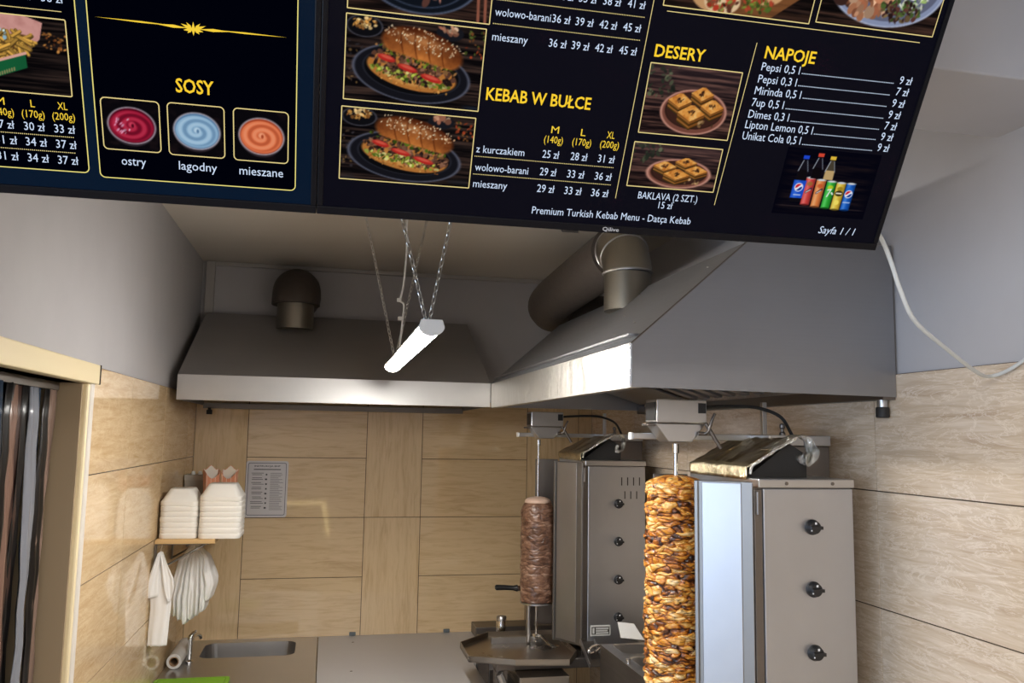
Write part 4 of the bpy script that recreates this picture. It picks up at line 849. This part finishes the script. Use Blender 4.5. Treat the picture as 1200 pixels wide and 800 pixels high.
    b = MB(); b.lathe([(0.009, 0.0), (0.009, 0.006), (0.005, 0.010), (0.005, 0.018), (0.008, 0.021), (0.008, 0.030), (0.003, 0.034)], (0.215, 0.245, GH+0.112), 16); b.build('gas_valve', M['darksteel'], g, smooth=True)
    return g
g2 = grill('near steel kebab grill with three visible black knobs beside the chicken stack', 1.95, (1.702, 1.548, 1.394, 1.240), False, 33, 0.145, False)
g1 = grill('far steel kebab grill with four black knobs and vent slots beside the beef stack', 3.40, (1.642, 1.486, 1.330, 1.178), True, 60, 0.16, True)

# ------------------------------------------------------------------ meat on the spits
def meat(name, mt, parent, R, H, nu, nv, cell, amp, chars, seed, taper, hump):
    # chunky stack: flattened irregular chunks (cell = width, height) pressed round the spit
    V, ch = [], []; off = Vector((seed*3.1, seed*1.7, seed*0.9)); cw, chh = cell
    for j in range(nv+1):
        t = j/nv
        for i in range(nu):
            a = 2*math.pi*i/nu; ca, sa = math.cos(a), math.sin(a); z = t*H
            P = Vector((ca*R, sa*R, z))
            wz = 0.55*mnoise.noise(P*18+off)+0.35*mnoise.noise(P*44+off); wx = 0.5*mnoise.noise(P*26-off)
            Q = Vector((ca*R/cw+wx*0.5, sa*R/cw+wx*0.5, z/chh+wz*1.3))+off
            d, pts = mnoise.voronoi(Q); edge = min(1.0, (d[1]-d[0])*1.9)
            k = pts[0]; rnd = mnoise.cell(k*7.3+Vector((0.31, 0.77, 0.13))); rn2 = mnoise.cell(k*5.1+Vector((9.2, 1.1, 4.4)))
            fine = mnoise.noise(P*120+off); mid = mnoise.noise(P*52+off)
            r = R*taper(t)*(1+amp*(0.55*rnd+0.30*mid+0.22*fine)-amp*0.75*(1-edge)**2.6)
            r *= math.sqrt(max(0.0, 1-max(0, (t-(1-hump))/hump)**2))*0.96+0.04
            V.append((ca*r, sa*r, z)); ch.append(chars*(0.75*rn2+0.25*mid-0.75*(1-edge)**3+0.10))
    F = [(j*nu+i, j*nu+(i+1) % nu, (j+1)*nu+(i+1) % nu, (j+1)*nu+i) for j in range(nv) for i in range(nu)]
    F.append(tuple(range(nu-1, -1, -1))); F.append(tuple(nv*nu+i for i in range(nu)))
    me = bpy.data.meshes.new(name); me.from_pydata(V, [], F)
    at = me.attributes.new('char', 'FLOAT', 'POINT'); at.data.foreach_set('value', ch)
    return link(name, me, mt, parent, smooth='all')
def spit(label, loc, z0, z1, ztop, mt, R, nu, nv, lay, amp, chars, seed, taper, hump, group='meat stacks on spits'):
    s = thing('meat_spit', label, 'kebab', (loc[0], loc[1], GZ+0.012), group); zb = z0-GZ-0.012
    me = meat('meat', mt, s, R, z1-z0, nu, nv, lay, amp, chars, seed, taper, hump); me.location = (0, 0, zb)
    b = MB(); b.lathe([(0.0055, 0.0), (0.0055, ztop-GZ-0.04), (0.0095, ztop-GZ-0.038), (0.0095, ztop-GZ-0.0125)], n=16); b.build('rod', M['chrome'], s, smooth=True)
    b = MB(); b.lathe([(0.062, zb-0.012), (0.070, zb-0.010), (0.070, zb-0.003), (0.02, zb-0.0005)], n=40); b.build('base_plate', M['steel'], s, smooth=True)
    b = MB(); b.lathe([(0.009, 0.0), (0.009, zb-0.012)], (-0.034, 0.0, 0), 14); b.build('base_post', M['steel'], s, smooth=True)
    return s
spit('tall stack of browned golden chicken slices on the near spit', (0.953, 2.20), 1.10, 1.819, 1.905, M['chicken'], 0.087, 280, 720, (0.042, 0.0125), 0.085, 0.26, 4, lambda t: 0.95+0.09*(1-t), 0.045)
s1 = spit('smaller grey-brown beef stack with a pale fat cap on the far spit', (0.912, 3.60), 1.213, 1.652, 1.905, M['beef'], 0.0745, 180, 300, (0.060, 0.022), 0.040, 0.14, 9, lambda t: 0.96+0.04*math.sin(t*3.1), 0.13)
bm = bmesh.new(); bmesh.ops.create_uvsphere(bm, u_segments=40, v_segments=16, radius=1)
for v in bm.verts:
    n = v.co.copy(); rr = 0.058*(1+0.06*mnoise.noise(n*4)); v.co = Vector((n.x*rr, n.y*rr, n.z*(0.024 if n.z > 0 else 0.016)))
me = bpy.data.meshes.new('fat_cap'); bm.to_mesh(me); bm.free(); fc = link('fat_cap', me, M['fat'], s1, smooth='all'); fc.location = (0, 0, 1.634-GZ-0.012); fc['label'] = 'pale fat cap'
b = MB(); b.tube([(0.0, -0.012, 0.030), (0.012, -0.05, 0.032), (0.030, -0.10, 0.012), (0.045, -0.13, 0.004)], 0.0062, 10); b.cyl((0, -0.02, 0.018), (0, 0.02, 0.018), 0.012, 16); b.build('crank_handle', M['chrome'], s1, smooth=True)

# ------------------------------------------------------------------ stands, drip tray and things on them
def grill_stand(label, loc):
    s = thing('grill_stand', label, 'stand', loc, 'grill stands')
    MB().box(0, 0.725, 0, 0.46, 0.99, 1.03).build('top', M['darksteel'], s, bevel=0.004)
    for x, y in ((0.0, 0.01), (0.67, 0.01), (0.0, 0.40), (0.67, 0.40)): MB().box(x, x+0.05, y, y+0.05, 0, 0.989).build('leg', M['darksteel'], s, bevel=0.002)
    d_ = MB().box(0.075, 0.275, -0.095, 0.20, 0.945, 0.989).build('drawer', M['tray'], s, bevel=0.003)
    MB().box(0.075, 0.275, -0.097, -0.0952, 0.925, 0.944).build('drawer_lip', M['darksteel'], d_)
    b = MB(); b.tube([(0.012, -0.012, 0.985), (0.10, -0.012, 0.80)], 0.015, 8); b.build('brace', M['steel'], s)
    MB().box(0.02, 0.70, 0.03, 0.43, 0.30, 0.32).build('shelf', M['steel'], s, bevel=0.002)
    return s
grill_stand('dark steel stand under the far grill and its drip tray', (0.69, 3.36, 0))
st2 = dup(bpy.data.objects['grill_stand'], (0.69, 1.93, 0), 'dark steel stand under the near grill and the chicken stack')

def tray(label, pts, z):
    cx = sum(p[0] for p in pts)/len(pts); cy = sum(p[1] for p in pts)/len(pts)
    t = thing('drip_tray', label, 'tray', (cx, cy, z), 'drip trays under the spits'); P = [(x-cx, y-cy) for x, y in pts]
    b = MB(); b.prism([(x, y, 0.0) for x, y in P], (0, 0, 0.004)); b.build('tray_floor', M['tray'], t)
    b = MB(); n = len(P)
    for i in range(n):
        a, c = Vector((*P[i], 0)), Vector((*P[(i+1) % n], 0)); q = Vector((-(c-a).y, (c-a).x, 0)).normalized()*0.003
        b.hexa([tuple(p) for p in (a, c, c+q, a+q)]+[tuple(p+Vector((0, 0, 0.024))) for p in (a, c, c+q, a+q)])
    b.build('rim', M['tray'], t)
    return t
dt = tray('low dark six-sided drip tray under the beef stack', [(0.58, 3.59), (0.58, 3.36), (0.75, 3.28), (0.96, 3.25), (1.03, 3.385), (1.03, 3.75), (0.73, 3.75)], GZ+0.0005)
MB().box(-0.09, 0.13, 0.13, 0.145, 0.0045, 0.030).build('cross_bar', M['steel'], dt)
tray('dark drip tray under the chicken stack', [(0.66, 2.33), (0.66, 2.06), (0.80, 1.93), (1.03, 1.90), (1.04, 2.45), (0.78, 2.45)], GZ+0.0005)
# black-handled knife hung on the far wing side of the beef stack
kn = thing('carving_knife', 'black-handled knife lying level behind the bottom of the beef stack', 'knife', (0.768, 3.80, 1.235))
b = MB(); b.loft([[(x, 0.011*k*math.cos(2*math.pi*i/14), z+0.0125*k*math.sin(2*math.pi*i/14)) for i in range(14)] for x, k, z in ((0.0, 0.5, 0.002), (0.006, 1.0, 0.001), (0.045, 0.9, 0.0), (0.085, 0.85, -0.003), (0.098, 1.15, -0.004), (0.104, 1.25, -0.004), (0.106, 0.6, -0.004))])
b.build('handle', M['black'], kn, smooth=True)
b = MB(); b.prism([(0.105, -0.001, -0.016), (0.20, -0.001, -0.012), (0.215, -0.001, 0.003), (0.105, -0.001, 0.006)], (0, 0.002, 0)); b.build('blade', M['chrome'], kn)
b = MB(); b.box(0.155, 0.185, 0.0012, 0.045, -0.2045, 0.012); b.build('holder', M['darksteel'], kn)
hl = MB().box(0.128, 0.140, 0.002, 0.014, -0.075, -0.020).build('red_tag', M['red'], kn, bevel=0.001); hl['label'] = 'red tag'
MB().box(0.1395, 0.1555, 0.004, 0.010, -0.05, -0.044).build('tag_clip', M['darksteel'], kn)
sh = thing('seasoning_shaker', 'small steel shaker standing behind the drip tray', 'shaker', (0.800, 3.80, GZ))
b = MB(); b.lathe([(0.021, 0), (0.022, 0.004), (0.022, 0.060), (0.021, 0.062)], n=28); b.build('body', M['chrome'], sh, smooth=True)
b = MB(); b.lathe([(0.0228, 0.062), (0.0228, 0.076), (0.019, 0.081), (0.006, 0.083)], n=28); b.build('lid', M['steel'], sh, smooth=True)

# food warmer with sunk pans between the two grills, on its counter
def holed(b, x0, x1, y0, y1, w_, d_, r, z, depth, lipz=0.004):
    cx, cy = (x0+x1)/2, (y0+y1)/2
    b.loft([rrect(cx, cy, x1-x0, y1-y0, 0.001, z), rrect(cx, cy, w_+0.03, d_+0.03, r+0.012, z), rrect(cx, cy, w_+0.014, d_+0.014, r+0.006, z+lipz), rrect(cx, cy, w_, d_, r, z), rrect(cx, cy, w_-0.02, d_-0.02, r, z-depth)], False, True)
ct = thing('steel_counter', 'steel counter cabinet along the right wall under the food warmer', 'counter', (1.0, 2.54, 0))
MB().box(0.012, 0.400, 0.015, 0.685, 0.05, 0.869).build('cabinet', M['steel'], ct, bevel=0.003)
MB().box(0.0, 0.405, 0.0, 0.70, 0.87, 0.90).build('worktop', M['steel'], ct, bevel=0.003)
for y in (0.03, 0.36): MB().box(0.0, 0.011, y, y+0.30, 0.10, 0.84).build('door', M['steel'], ct, bevel=0.002)
for x, y in ((0.03, 0.03), (0.36, 0.03), (0.03, 0.64), (0.36, 0.64)): MB().lathe([(0.018, 0), (0.018, 0.049)], (x, y, 0), 14).build('leg', M['darksteel'], ct)
fwm = thing('food_warmer', 'steel food warmer with sunk pans between the two grills', 'food warmer', (1.035, 2.56, 0.9005))
b = MB(); b.box(0, 0.004, 0, 0.54, 0, 0.244); b.box(0.370, 0.374, 0, 0.54, 0, 0.244); b.box(0.004, 0.370, 0, 0.004, 0, 0.244); b.box(0.004, 0.370, 0.536, 0.54, 0, 0.244); b.build('casing', M['darksteel'], fwm)
b = MB()
for k in range(3): holed(b, 0, 0.374, 0.18*k, 0.18*k+0.18, 0.29, 0.135, 0.03, 0.2445, 0.12)
b.build('pan', M['steel'], fwm, smooth=True)
b = MB(); b.lathe([(0.006, 0), (0.006, 0.008), (0.009, 0.010), (0.009, 0.016)], (0.012, 0.27, 0.2445), 14); b.build('catch', M['chrome'], fwm, smooth=True)
# scoop, tongs and card between the tray and the warmer
sc = thing('steel_channel', 'dark sloping steel channel between the drip tray and the food warmer', 'channel', (1.045, 3.30, GZ))
b = MB(); plate(b, (0.0, -0.045, -0.01), (0.055, -0.045, -0.01), (0.055, 0.085, 0.055), (0.0, 0.085, 0.055), (0, -0.4, 0.9), 0.003); b.build('channel_base', M['darksteel'], sc)
b = MB(); plate(b, (-0.004, -0.045, -0.012), (0, -0.045, -0.012), (0, 0.085, 0.053), (-0.004, 0.085, 0.053), (0, -0.4, 0.9), 0.018); plate(b, (0.055, -0.045, -0.012), (0.059, -0.045, -0.012), (0.059, 0.085, 0.053), (0.055, 0.085, 0.053), (0, -0.4, 0.9), 0.018); b.build('channel_side', M['steel'], sc)
tg = thing('tongs', 'bright steel tongs lying beside the food warmer', 'tongs', (1.060, 3.31, GZ))
for s_ in (-1, 1):
    b = MB(); b.tube(curve_pts([(0.052, 0.02, 0.050+s_*0.003), (0.030, 0.0, 0.050+s_*0.010), (0.006, -0.02, 0.049+s_*0.012), (-0.012, -0.034, 0.047+s_*0.008), (-0.016, -0.04, 0.047)], 5), 0.0052, 10); b.build('arm', M['chrome'], tg, smooth=True)
b = MB(); b.box(0.0, 0.02, -0.02, 0.03, 0.0, 0.043); b.build('rest', M['darksteel'], tg)
cd = MB(); cd.hexa([(1.20, 3.330, 1.11), (1.29, 3.300, 1.105), (1.29, 3.303, 1.105), (1.20, 3.333, 1.11), (1.198, 3.365, 1.165), (1.262, 3.345, 1.160), (1.262, 3.348, 1.160), (1.198, 3.368, 1.165)])
tag(cd.build('paper_card', M['white']), 'pale card leaning at the foot of the far grill', 'card')

# ------------------------------------------------------------------ sink unit and the pale worktop beside it
SY0 = 3.15
sk = thing('sink_unit', 'brownish steel sink worktop with a sunk basin in the left back corner', 'sink', (XL+0.004, SY0, 0))
b = MB(); W_ = -0.008-(XL+0.004); Y_ = D-0.002-SY0
holed(b, 0.09, W_-0.075, 0.90, Y_-0.025, 0.42, 0.275, 0.05, 0.900, 0.14, 0.0)
for q in ((0, 0.09, 0, Y_), (W_-0.075, W_, 0, Y_), (0.09, W_-0.075, 0, 0.90), (0.09, W_-0.075, Y_-0.025, Y_)): b.poly([(q[0], q[2], 0.9), (q[1], q[2], 0.9), (q[1], q[3], 0.9), (q[0], q[3], 0.9)])
bmesh.ops.remove_doubles(b.bm, verts=b.bm.verts, dist=0.0002)
b.build('worktop', M['steel'], sk)
MB().box(0.0, W_, 0.0, 0.004, 0.862, 0.8995).build('front_edge', M['steel'], sk)
MB().box(0.0, W_, 0.02, Y_, 0.08, 0.74).build('cabinet', M['steel'], sk, bevel=0.003)
for x, y in ((0.02, 0.03), (W_-0.05, 0.03), (0.02, Y_-0.05), (W_-0.05, Y_-0.05)): MB().box(x, x+0.03, y, y+0.03, 0, 0.079).build('leg', M['darksteel'], sk)
fa = thing('faucet', 'chrome tap standing at the left of the sink basin', 'tap', (-0.556, 4.03, 0.9005))
b = MB(); b.lathe([(0.017, 0), (0.017, 0.008), (0.0095, 0.014), (0.0095, 0.095), (0.012, 0.098), (0.012, 0.110)], n=20); b.build('body', M['chrome'], fa, smooth=True)
b = MB(); b.tube(curve_pts([(0.002, 0.004, 0.080), (0.008, 0.05, 0.100), (0.016, 0.10, 0.098), (0.022, 0.14, 0.085), (0.024, 0.15, 0.070)], 6), 0.0075, 12); b.build('spout', M['chrome'], fa, smooth=True)
b = MB(); b.tube([(0, 0, 0.112), (0.008, -0.004, 0.126), (0.026, -0.03, 0.142)], [0.010, 0.007, 0.005], 12); b.build('lever', M['chrome'], fa, smooth=True)
ro = thing('film_roll', 'roll of cling film lying along the left wall behind the green board', 'roll', (-0.604, 3.93, 0.9325))
b = MB(); b.loft([[(r*math.cos(2*math.pi*k/32), y, r*math.sin(2*math.pi*k/32)) for k in range(32)] for r, y in ((0.020, 0.30), (0.031, 0.30), (0.031, 0.0), (0.020, 0.0), (0.020, 0.30))], False, False); b.build('film', M['film'], ro, smooth=True)
b = MB(); b.loft([[(r*math.cos(2*math.pi*k/32), y, r*math.sin(2*math.pi*k/32)) for k in range(32)] for r, y in ((0.016, 0.302), (0.0198, 0.302), (0.0198, -0.002), (0.016, -0.002), (0.016, 0.302))], False, False); b.build('core', mat('card_core', srgb(150, 120, 90), 0.8), ro, smooth=True)
bo = thing('cutting_board', 'bright green cutting board on the sink worktop', 'board', (-0.498, 3.62, 0.9005))
b = MB(); b.loft([rrect(0, 0, 0.292, 0.26, 0.02, z) for z in (0.0, 0.012)]); b.build('slab', M['green'], bo, bevel=0.002)
b = MB(); b.loft([rrect(0, 0.0, 0.264, 0.232, 0.014, 0.0121), rrect(0, 0, 0.258, 0.226, 0.013, 0.0122)], False, False); b.build('juice_groove', mat('board_groove', srgb(96, 150, 26), 0.5), bo)
ck = thing('pale_worktop', 'pale grey sheet-topped worktop right of the sink', 'worktop', (-0.004, SY0, 0))
MB().box(0.0, 0.686, 0.16, Y_, 0.868, 0.8995).build('sheet_top', M['greypaint'], ck)
MB().box(0.005, 0.585, 0.17, Y_-0.01, 0.08, 0.867).build('cabinet', M['steel'], ck, bevel=0.002)
b = MB()
for x, y in ((0.167, 1.150), (0.145, 0.64)): b.lathe([(0.006, 0.8997), (0.004, 0.9012)], (x, y, 0), 12)
b.build('screw', M['darksteel'], ck)
for x in (0.164, 0.644):
    o = MB().box(x-0.016, x+0.016, D-0.012, D-0.0003, 0.9002, 0.917).build('wall_clip', mat('clip_grey', srgb(96, 104, 108), 0.5), bevel=0.002)
    tag(o, ('left' if x < 0.4 else 'right')+' of two small grey clips behind the pale worktop', 'clip', 'clips along the worktop')
o = MB().box(0.6825, 0.774, 3.83, D-0.002, 0.868, 0.8995); o.box(0.69, 0.76, 3.85, D-0.01, 0.0, 0.868)
tag(o.build('corner_sheet', M['greypaint']), 'pale grey sheet filling the corner between the worktop and the far grill', 'worktop')
bl = MB().box(0.775, 1.20, 4.30, D-0.001, 0.0, 0.950).build('back_ledge', M['darksteel'], bevel=0.003); tag(bl, 'low dull steel ledge against the back wall behind the far grill', 'ledge')

# ------------------------------------------------------------------ corner shelf with takeaway boxes, hanging bags
SX0, SZ = XL+0.003, 1.490
shf = thing('wall_shelf', 'narrow pale wooden shelf on the left wall near the corner', 'shelf', (SX0, 3.565, SZ))
MB().box(0, 0.225, 0, 0.83, -0.017, 0.0).build('board', M['wood'], shf, bevel=0.0015)
for y in (0.02, 0.40, 0.80):
    b = MB(); b.box(0.0, 0.006, y-0.012, y+0.012, -0.13, -0.0172); b.box(0.006, 0.20, y-0.012, y+0.012, -0.0215, -0.0172); b.tube([(0.004, y, -0.125), (0.185, y, -0.022)], 0.004, 8); b.build('bracket', M['darksteel'], shf)
for x, y in ((0.028, -0.004), (0.112, 0.30)):
    b = MB(); b.tube(curve_pts([(x, y+0.01, -0.0175), (x, y, -0.03), (x+0.002, y-0.012, -0.045), (x+0.002, y-0.022, -0.040), (x+0.002, y-0.022, -0.030)], 5), 0.0028, 8); b.build('hook', M['chrome'], shf, smooth=True)
def foam_mesh(w_, d_):
    b = MB(); R = []
    out = [(0.0, 0.0, 0.026), (0.004, 0.003, 0.028), (0.004, 0.0175, 0.028), (-0.001, 0.0200, 0.027), (-0.014, 0.030, 0.026), (-0.052, 0.064, 0.022), (-0.058, 0.0665, 0.020)]
    for o, z, r in out: R.append(rrect(0, 0, w_+o, d_+o, r, z, 5))
    inn = [(-0.064, 0.0635, 0.018), (-0.060, 0.0625, 0.020), (-0.020, 0.0275, 0.024), (-0.006, 0.0175, 0.024), (-0.005, 0.0, 0.024)]
    R2 = [rrect(0, 0, w_+o, d_+o, r, z, 5) for o, z, r in inn]
    b.loft(R, False, True); b.loft(R2, True, False)
    a = [b.bm.verts.new(p) for p in R[0]]; c = [b.bm.verts.new(p) for p in R2[-1]]
    for k in range(len(a)): b.bm.faces.new((a[k], a[(k+1) % len(a)], c[(k+1) % len(c)], c[k]))
    bmesh.ops.remove_doubles(b.bm, verts=b.bm.verts, dist=0.00005)
    return b
ORD = {7: ['lowest', 'second lowest', 'third lowest', 'middle', 'third highest', 'second highest', 'topmost'], 8: ['lowest', 'second lowest', 'third lowest', 'fourth lowest', 'fourth highest', 'third highest', 'second highest', 'topmost']}
rs = random.Random(5)
for side, cx, cy, w_, d_, n in (('left', -0.568, 3.685, 0.142, 0.19, 7), ('right', -0.4085, 3.668, 0.160, 0.185, 8)):
    first = None
    for k in range(n):
        nm = ORD[n][k]
        loc = (cx+rs.uniform(-0.0008, 0.0008), cy+rs.uniform(-0.001, 0.001), SZ+0.0004+k*0.0212)
        lb = 'white foam takeaway box, %s in the %s stack on the shelf' % (nm, side)
        if first is None:
            first = foam_mesh(w_, d_).build('foam_box', M['foam'], smooth=True); o = first
        else:
            o = first.copy(); COL.objects.link(o)
        o.location = loc; tag(o, lb, 'box', 'foam boxes stacked on the shelf')
m = mat('orange_print', srgb(214, 140, 104), 0.6)
v = mapped(m, 'Object', (1, 1, 1)); wv = nd(m, 'ShaderNodeTexBrick'); wv.inputs['Scale'].default_value = 26; ln(m, v, wv.inputs['Vector'])
wv.inputs['Color1'].default_value = srgb(230, 158, 122); wv.inputs['Color2'].default_value = srgb(218, 140, 104); wv.inputs['Mortar'].default_value = srgb(240, 214, 190); wv.inputs['Mortar Size'].default_value = 0.03
ln(m, wv.outputs[0], B(m).inputs['Base Color']); M['orange'] = m
M['papin'] = mat('paper_inside', srgb(236, 228, 214), 0.7)
for side, cx, cy, rot in (('left', -0.508, 4.06, 0.5), ('right', -0.430, 4.05, -0.1)):
    o = thing('paper_scoop', 'orange-printed paper chip scoop behind the foam boxes, '+side+' of the pair', 'scoop', (cx, cy, SZ+0.0005), 'paper scoops on the shelf', (0, 0, rot))
    b = MB(); prof = []
    for k in range(9):
        t = k/8*2-1; prof.append((0.034*t, -0.016, 0.245-0.032*(1-t*t)+0.006*t))
    V0 = [(-0.022, -0.014, 0), (0.022, -0.014, 0)]
    b.prism([(-0.022, -0.015, 0.0), (0.022, -0.015, 0.0)]+prof[::-1], (0, 0.0015, 0)); 
    back = [(0.036*(k/8*2-1), 0.016, 0.262+0.010*math.cos((k/8*2-1)*4.2)) for k in range(9)]
    b.prism([(-0.022, 0.015, 0.0), (0.022, 0.015, 0.0)]+back[::-1], (0, 0.0015, 0)); b.build('scoop_wall', M['orange'], o)
    b = MB(); b.prism([(-0.0225, -0.0134, 0.0), (-0.0225, 0.0149, 0.0), (-0.0355, 0.0149, 0.255), (-0.0345, -0.0134, 0.240)], (0.0012, 0, 0)); b.prism([(0.0213, -0.0134, 0.0), (0.0213, 0.0149, 0.0), (0.0343, 0.0149, 0.255), (0.0333, -0.0134, 0.240)], (0.0012, 0, 0)); b.box(-0.021, 0.021, -0.013, 0.0145, 0, 0.0015); b.build('gusset', M['orange'], o)
    b = MB(); b.prism([(-0.0205, 0.0136, 0.004), (0.0205, 0.0136, 0.004)]+[(p[0]*0.94, 0.0136, p[2]-0.002) for p in back[::-1]], (0, 0.0009, 0)); b.build('inner_face', M['papin'], o)
gb = thing('grey_carton', 'low grey carton with two knobs on top behind the left foam boxes', 'carton', (-0.600, 4.24, SZ+0.0005))
MB().box(-0.044, 0.052, -0.06, 0.06, 0, 0.212).build('carton_body', mat('grey_card', srgb(168, 162, 150), 0.6), gb, bevel=0.003)
MB().box(-0.046, 0.054, -0.062, 0.062, 0.196, 0.222).build('carton_lid', mat('grey_card_lid', srgb(178, 172, 160), 0.6), gb, bevel=0.003)
for x in (-0.012, 0.018): MB().lathe([(0.009, 0.222), (0.009, 0.232), (0.006, 0.238)], (x, -0.02, 0), 14).build('lid_knob', M['white'], gb, smooth=True)

def bag_mesh(prof, nz, nu, seed, pleat, th):
    # closed crumpled sleeve: prof(t) -> (centre x, centre y, half width x, half depth y, z)
    b = MB(); R = []
    for j in range(nz+1):
        t = j/nz; cx, cy, hx, hy, z = prof(t); ring = []
        for i in range(nu):
            a = 2*math.pi*i/nu; k = 1+pleat*math.sin(a*7+seed+2.2*t)*(0.4+0.6*t)+0.10*mnoise.noise(Vector((math.cos(a)*2.2, math.sin(a)*2.2, t*5+seed)))
            ring.append((cx+hx*k*math.cos(a), cy+hy*k*math.sin(a), z+0.004*mnoise.noise(Vector((i*0.4, seed, t*3)))))
        R.append(ring)
    return b.loft(R)
hg = thing('carrier_bag', 'single folded white plastic carrier bag hanging under the shelf front', 'bag', (SX0+0.030, 3.539, SZ-0.045))
def pf(t):
    w_ = np.interp(t, [0, 0.12, 0.3, 0.5, 0.62, 1.0], [0.006, 0.012, 0.026, 0.038, 0.036, 0.034]); x = np.interp(t, [0, 0.3, 0.6, 1.0], [0.0, 0.004, 0.012, 0.006])
    return (x, 0, w_, np.interp(t, [0, 0.3, 1], [0.004, 0.012, 0.010]), -0.352*t)
bag_mesh(pf, 40, 48, 1.0, 0.10, 0.0).build('bag_body', M['bag'], hg, smooth='all')
def flap(b, pts, th, seed):
    n = 14; R = []
    for j in range(n+1):
        t = j/n; f = t*(len(pts)-1); i = min(int(f), len(pts)-2); u = f-i; a = [pts[i][k]*(1-u)+pts[i+1][k]*u for k in range(4)]
        ring = []
        for k in range(9):
            s = k/8*2-1; ring.append((a[0]+a[3]*s, a[1]-0.006*math.cos(s*3+seed)*t+0.003*math.sin(s*9+seed+t*5), a[2]+0.004*s*math.sin(seed)))
        R.append(ring+[(p[0], p[1]+th, p[2]) for p in ring[::-1]])
    return b.loft(R)
b = MB(); flap(b, [(-0.002, -0.014, 0.002, 0.006), (-0.014, -0.018, -0.06, 0.013), (-0.022, -0.021, -0.115, 0.022), (-0.022, -0.020, -0.168, 0.024)], 0.0016, 1.0); b.build('handle', M['bag'], hg, smooth='all')
b = MB(); flap(b, [(0.004, -0.012, 0.002, 0.006), (0.018, -0.015, -0.05, 0.012), (0.034, -0.016, -0.10, 0.020), (0.040, -0.016, -0.135, 0.018), (0.046, -0.014, -0.185, 0.006)], 0.0016, 2.2); b.build('handle', M['bag'], hg, smooth='all')
bd = thing('bag_bundle', 'bundle of white plastic bags fanned out under the shelf', 'bags', (SX0+0.112, 3.845, SZ-0.045))
for k in range(7):
    f = k/6; bx = -0.062+0.132*f; ln_ = 0.318-0.016*abs(k-2)-0.03*(k == 6)
    def pb(t, f=f, bx=bx, ln_=ln_, k=k):
        sx_ = np.interp(t, [0, 0.22, 0.7, 1], [0.12, 0.72, 1.05, 0.98])
        return (bx*sx_, -0.012*f, np.interp(t, [0, 0.2, 0.6, 0.95, 1], [0.006, 0.016, 0.021 if k < 6 else 0.034, 0.019, 0.010]), np.interp(t, [0, 0.18, 0.5, 0.85, 1], [0.012, 0.048, 0.078, 0.082, 0.07]), -0.006-ln_*t)
    bag_mesh(pb, 34, 56, 3.0+k*1.7, 0.07, 0.0).build('bag', M['bag'], bd, smooth='all')
b = MB(); b.tube([(0, -0.03, 0.010), (0, 0.03, 0.010)], 0.006, 10); b.build('hanger', M['film'], bd)

# ------------------------------------------------------------------ notice on the back wall
nt_ = thing('wall_notice', 'pale grey laminated instruction notice on the back wall tiles', 'notice', (-0.2905, D-0.0002, 1.631))
W2, H2 = 0.1030, 0.1405
b = MB(); b.loft([[(x, -y_, z) for x, z, _ in rrect(0, 0, 2*W2, 2*H2, 0.012, 0)] for y_ in (0.0, 0.0015)]); b.build('sheet', mat('notice_grey', srgb(208, 206, 210), 0.22), nt_)
def nbars(name, bars, mt, y=-0.0019):
    b = MB()
    for x0, x1, z0, z1 in bars: b.poly([(x0, y, z0), (x1, y, z0), (x1, y, z1), (x0, y, z1)])
    return b.build(name, mt, nt_)
M['ink'] = mat('notice_ink', srgb(66, 66, 72), 0.4); M['ink2'] = mat('notice_faint', srgb(112, 112, 118), 0.4)
b = MB(); o1 = [b.bm.verts.new((x, -0.0017, z)) for x, z, _ in rrect(0, 0, 0.188, 0.262, 0.009, 0)]; i1 = [b.bm.verts.new((x, -0.0017, z)) for x, z, _ in rrect(0, 0, 0.182, 0.256, 0.007, 0)]
for k in range(len(o1)): b.bm.faces.new((o1[k], o1[(k+1) % len(o1)], i1[(k+1) % len(i1)], i1[k]))
b.build('border', mat('notice_border', srgb(96, 98, 112), 0.4), nt_)
p, f = glyphs('INSTRUKCJA BHP', 0.02); p = p-p.min(0); sx = 0.126/np.ptp(p[:, 0])
me = bpy.data.meshes.new('title'); me.from_pydata([(x*sx-0.063, -0.0019, 0.108+y*0.011) for x, y in p], [], f); link('title', me, M['ink'], nt_)
rs = random.Random(21); bars = [(-0.066, 0.066, 0.0955, 0.100)]; faint = []
for k in range(24):
    z = 0.078-k*0.0079
    if k % 3 != 2: bars.append((-0.078+rs.uniform(0, 0.012), -0.078+rs.uniform(0.05, 0.066), z, z+0.0026))
    if k % 3 == 1: bars.append((-0.010+rs.uniform(0, 0.004), 0.001, z-0.002, z+0.006))
    faint.append((0.016, 0.016+rs.uniform(0.04, 0.064), z, z+0.0024))
nbars('left_column', bars, M['ink']); nbars('right_column', faint, M['ink2'])
o = MB(); o.cyl((-0.402, D-0.0002, 1.515), (-0.402, D-0.03, 1.512), 0.004, 10); o.box(-0.415, -0.392, D-0.034, D-0.029, 1.508, 1.518)
tag(o.build('wall_peg', M['black']), 'small black peg in the back wall left of the notice', 'peg')
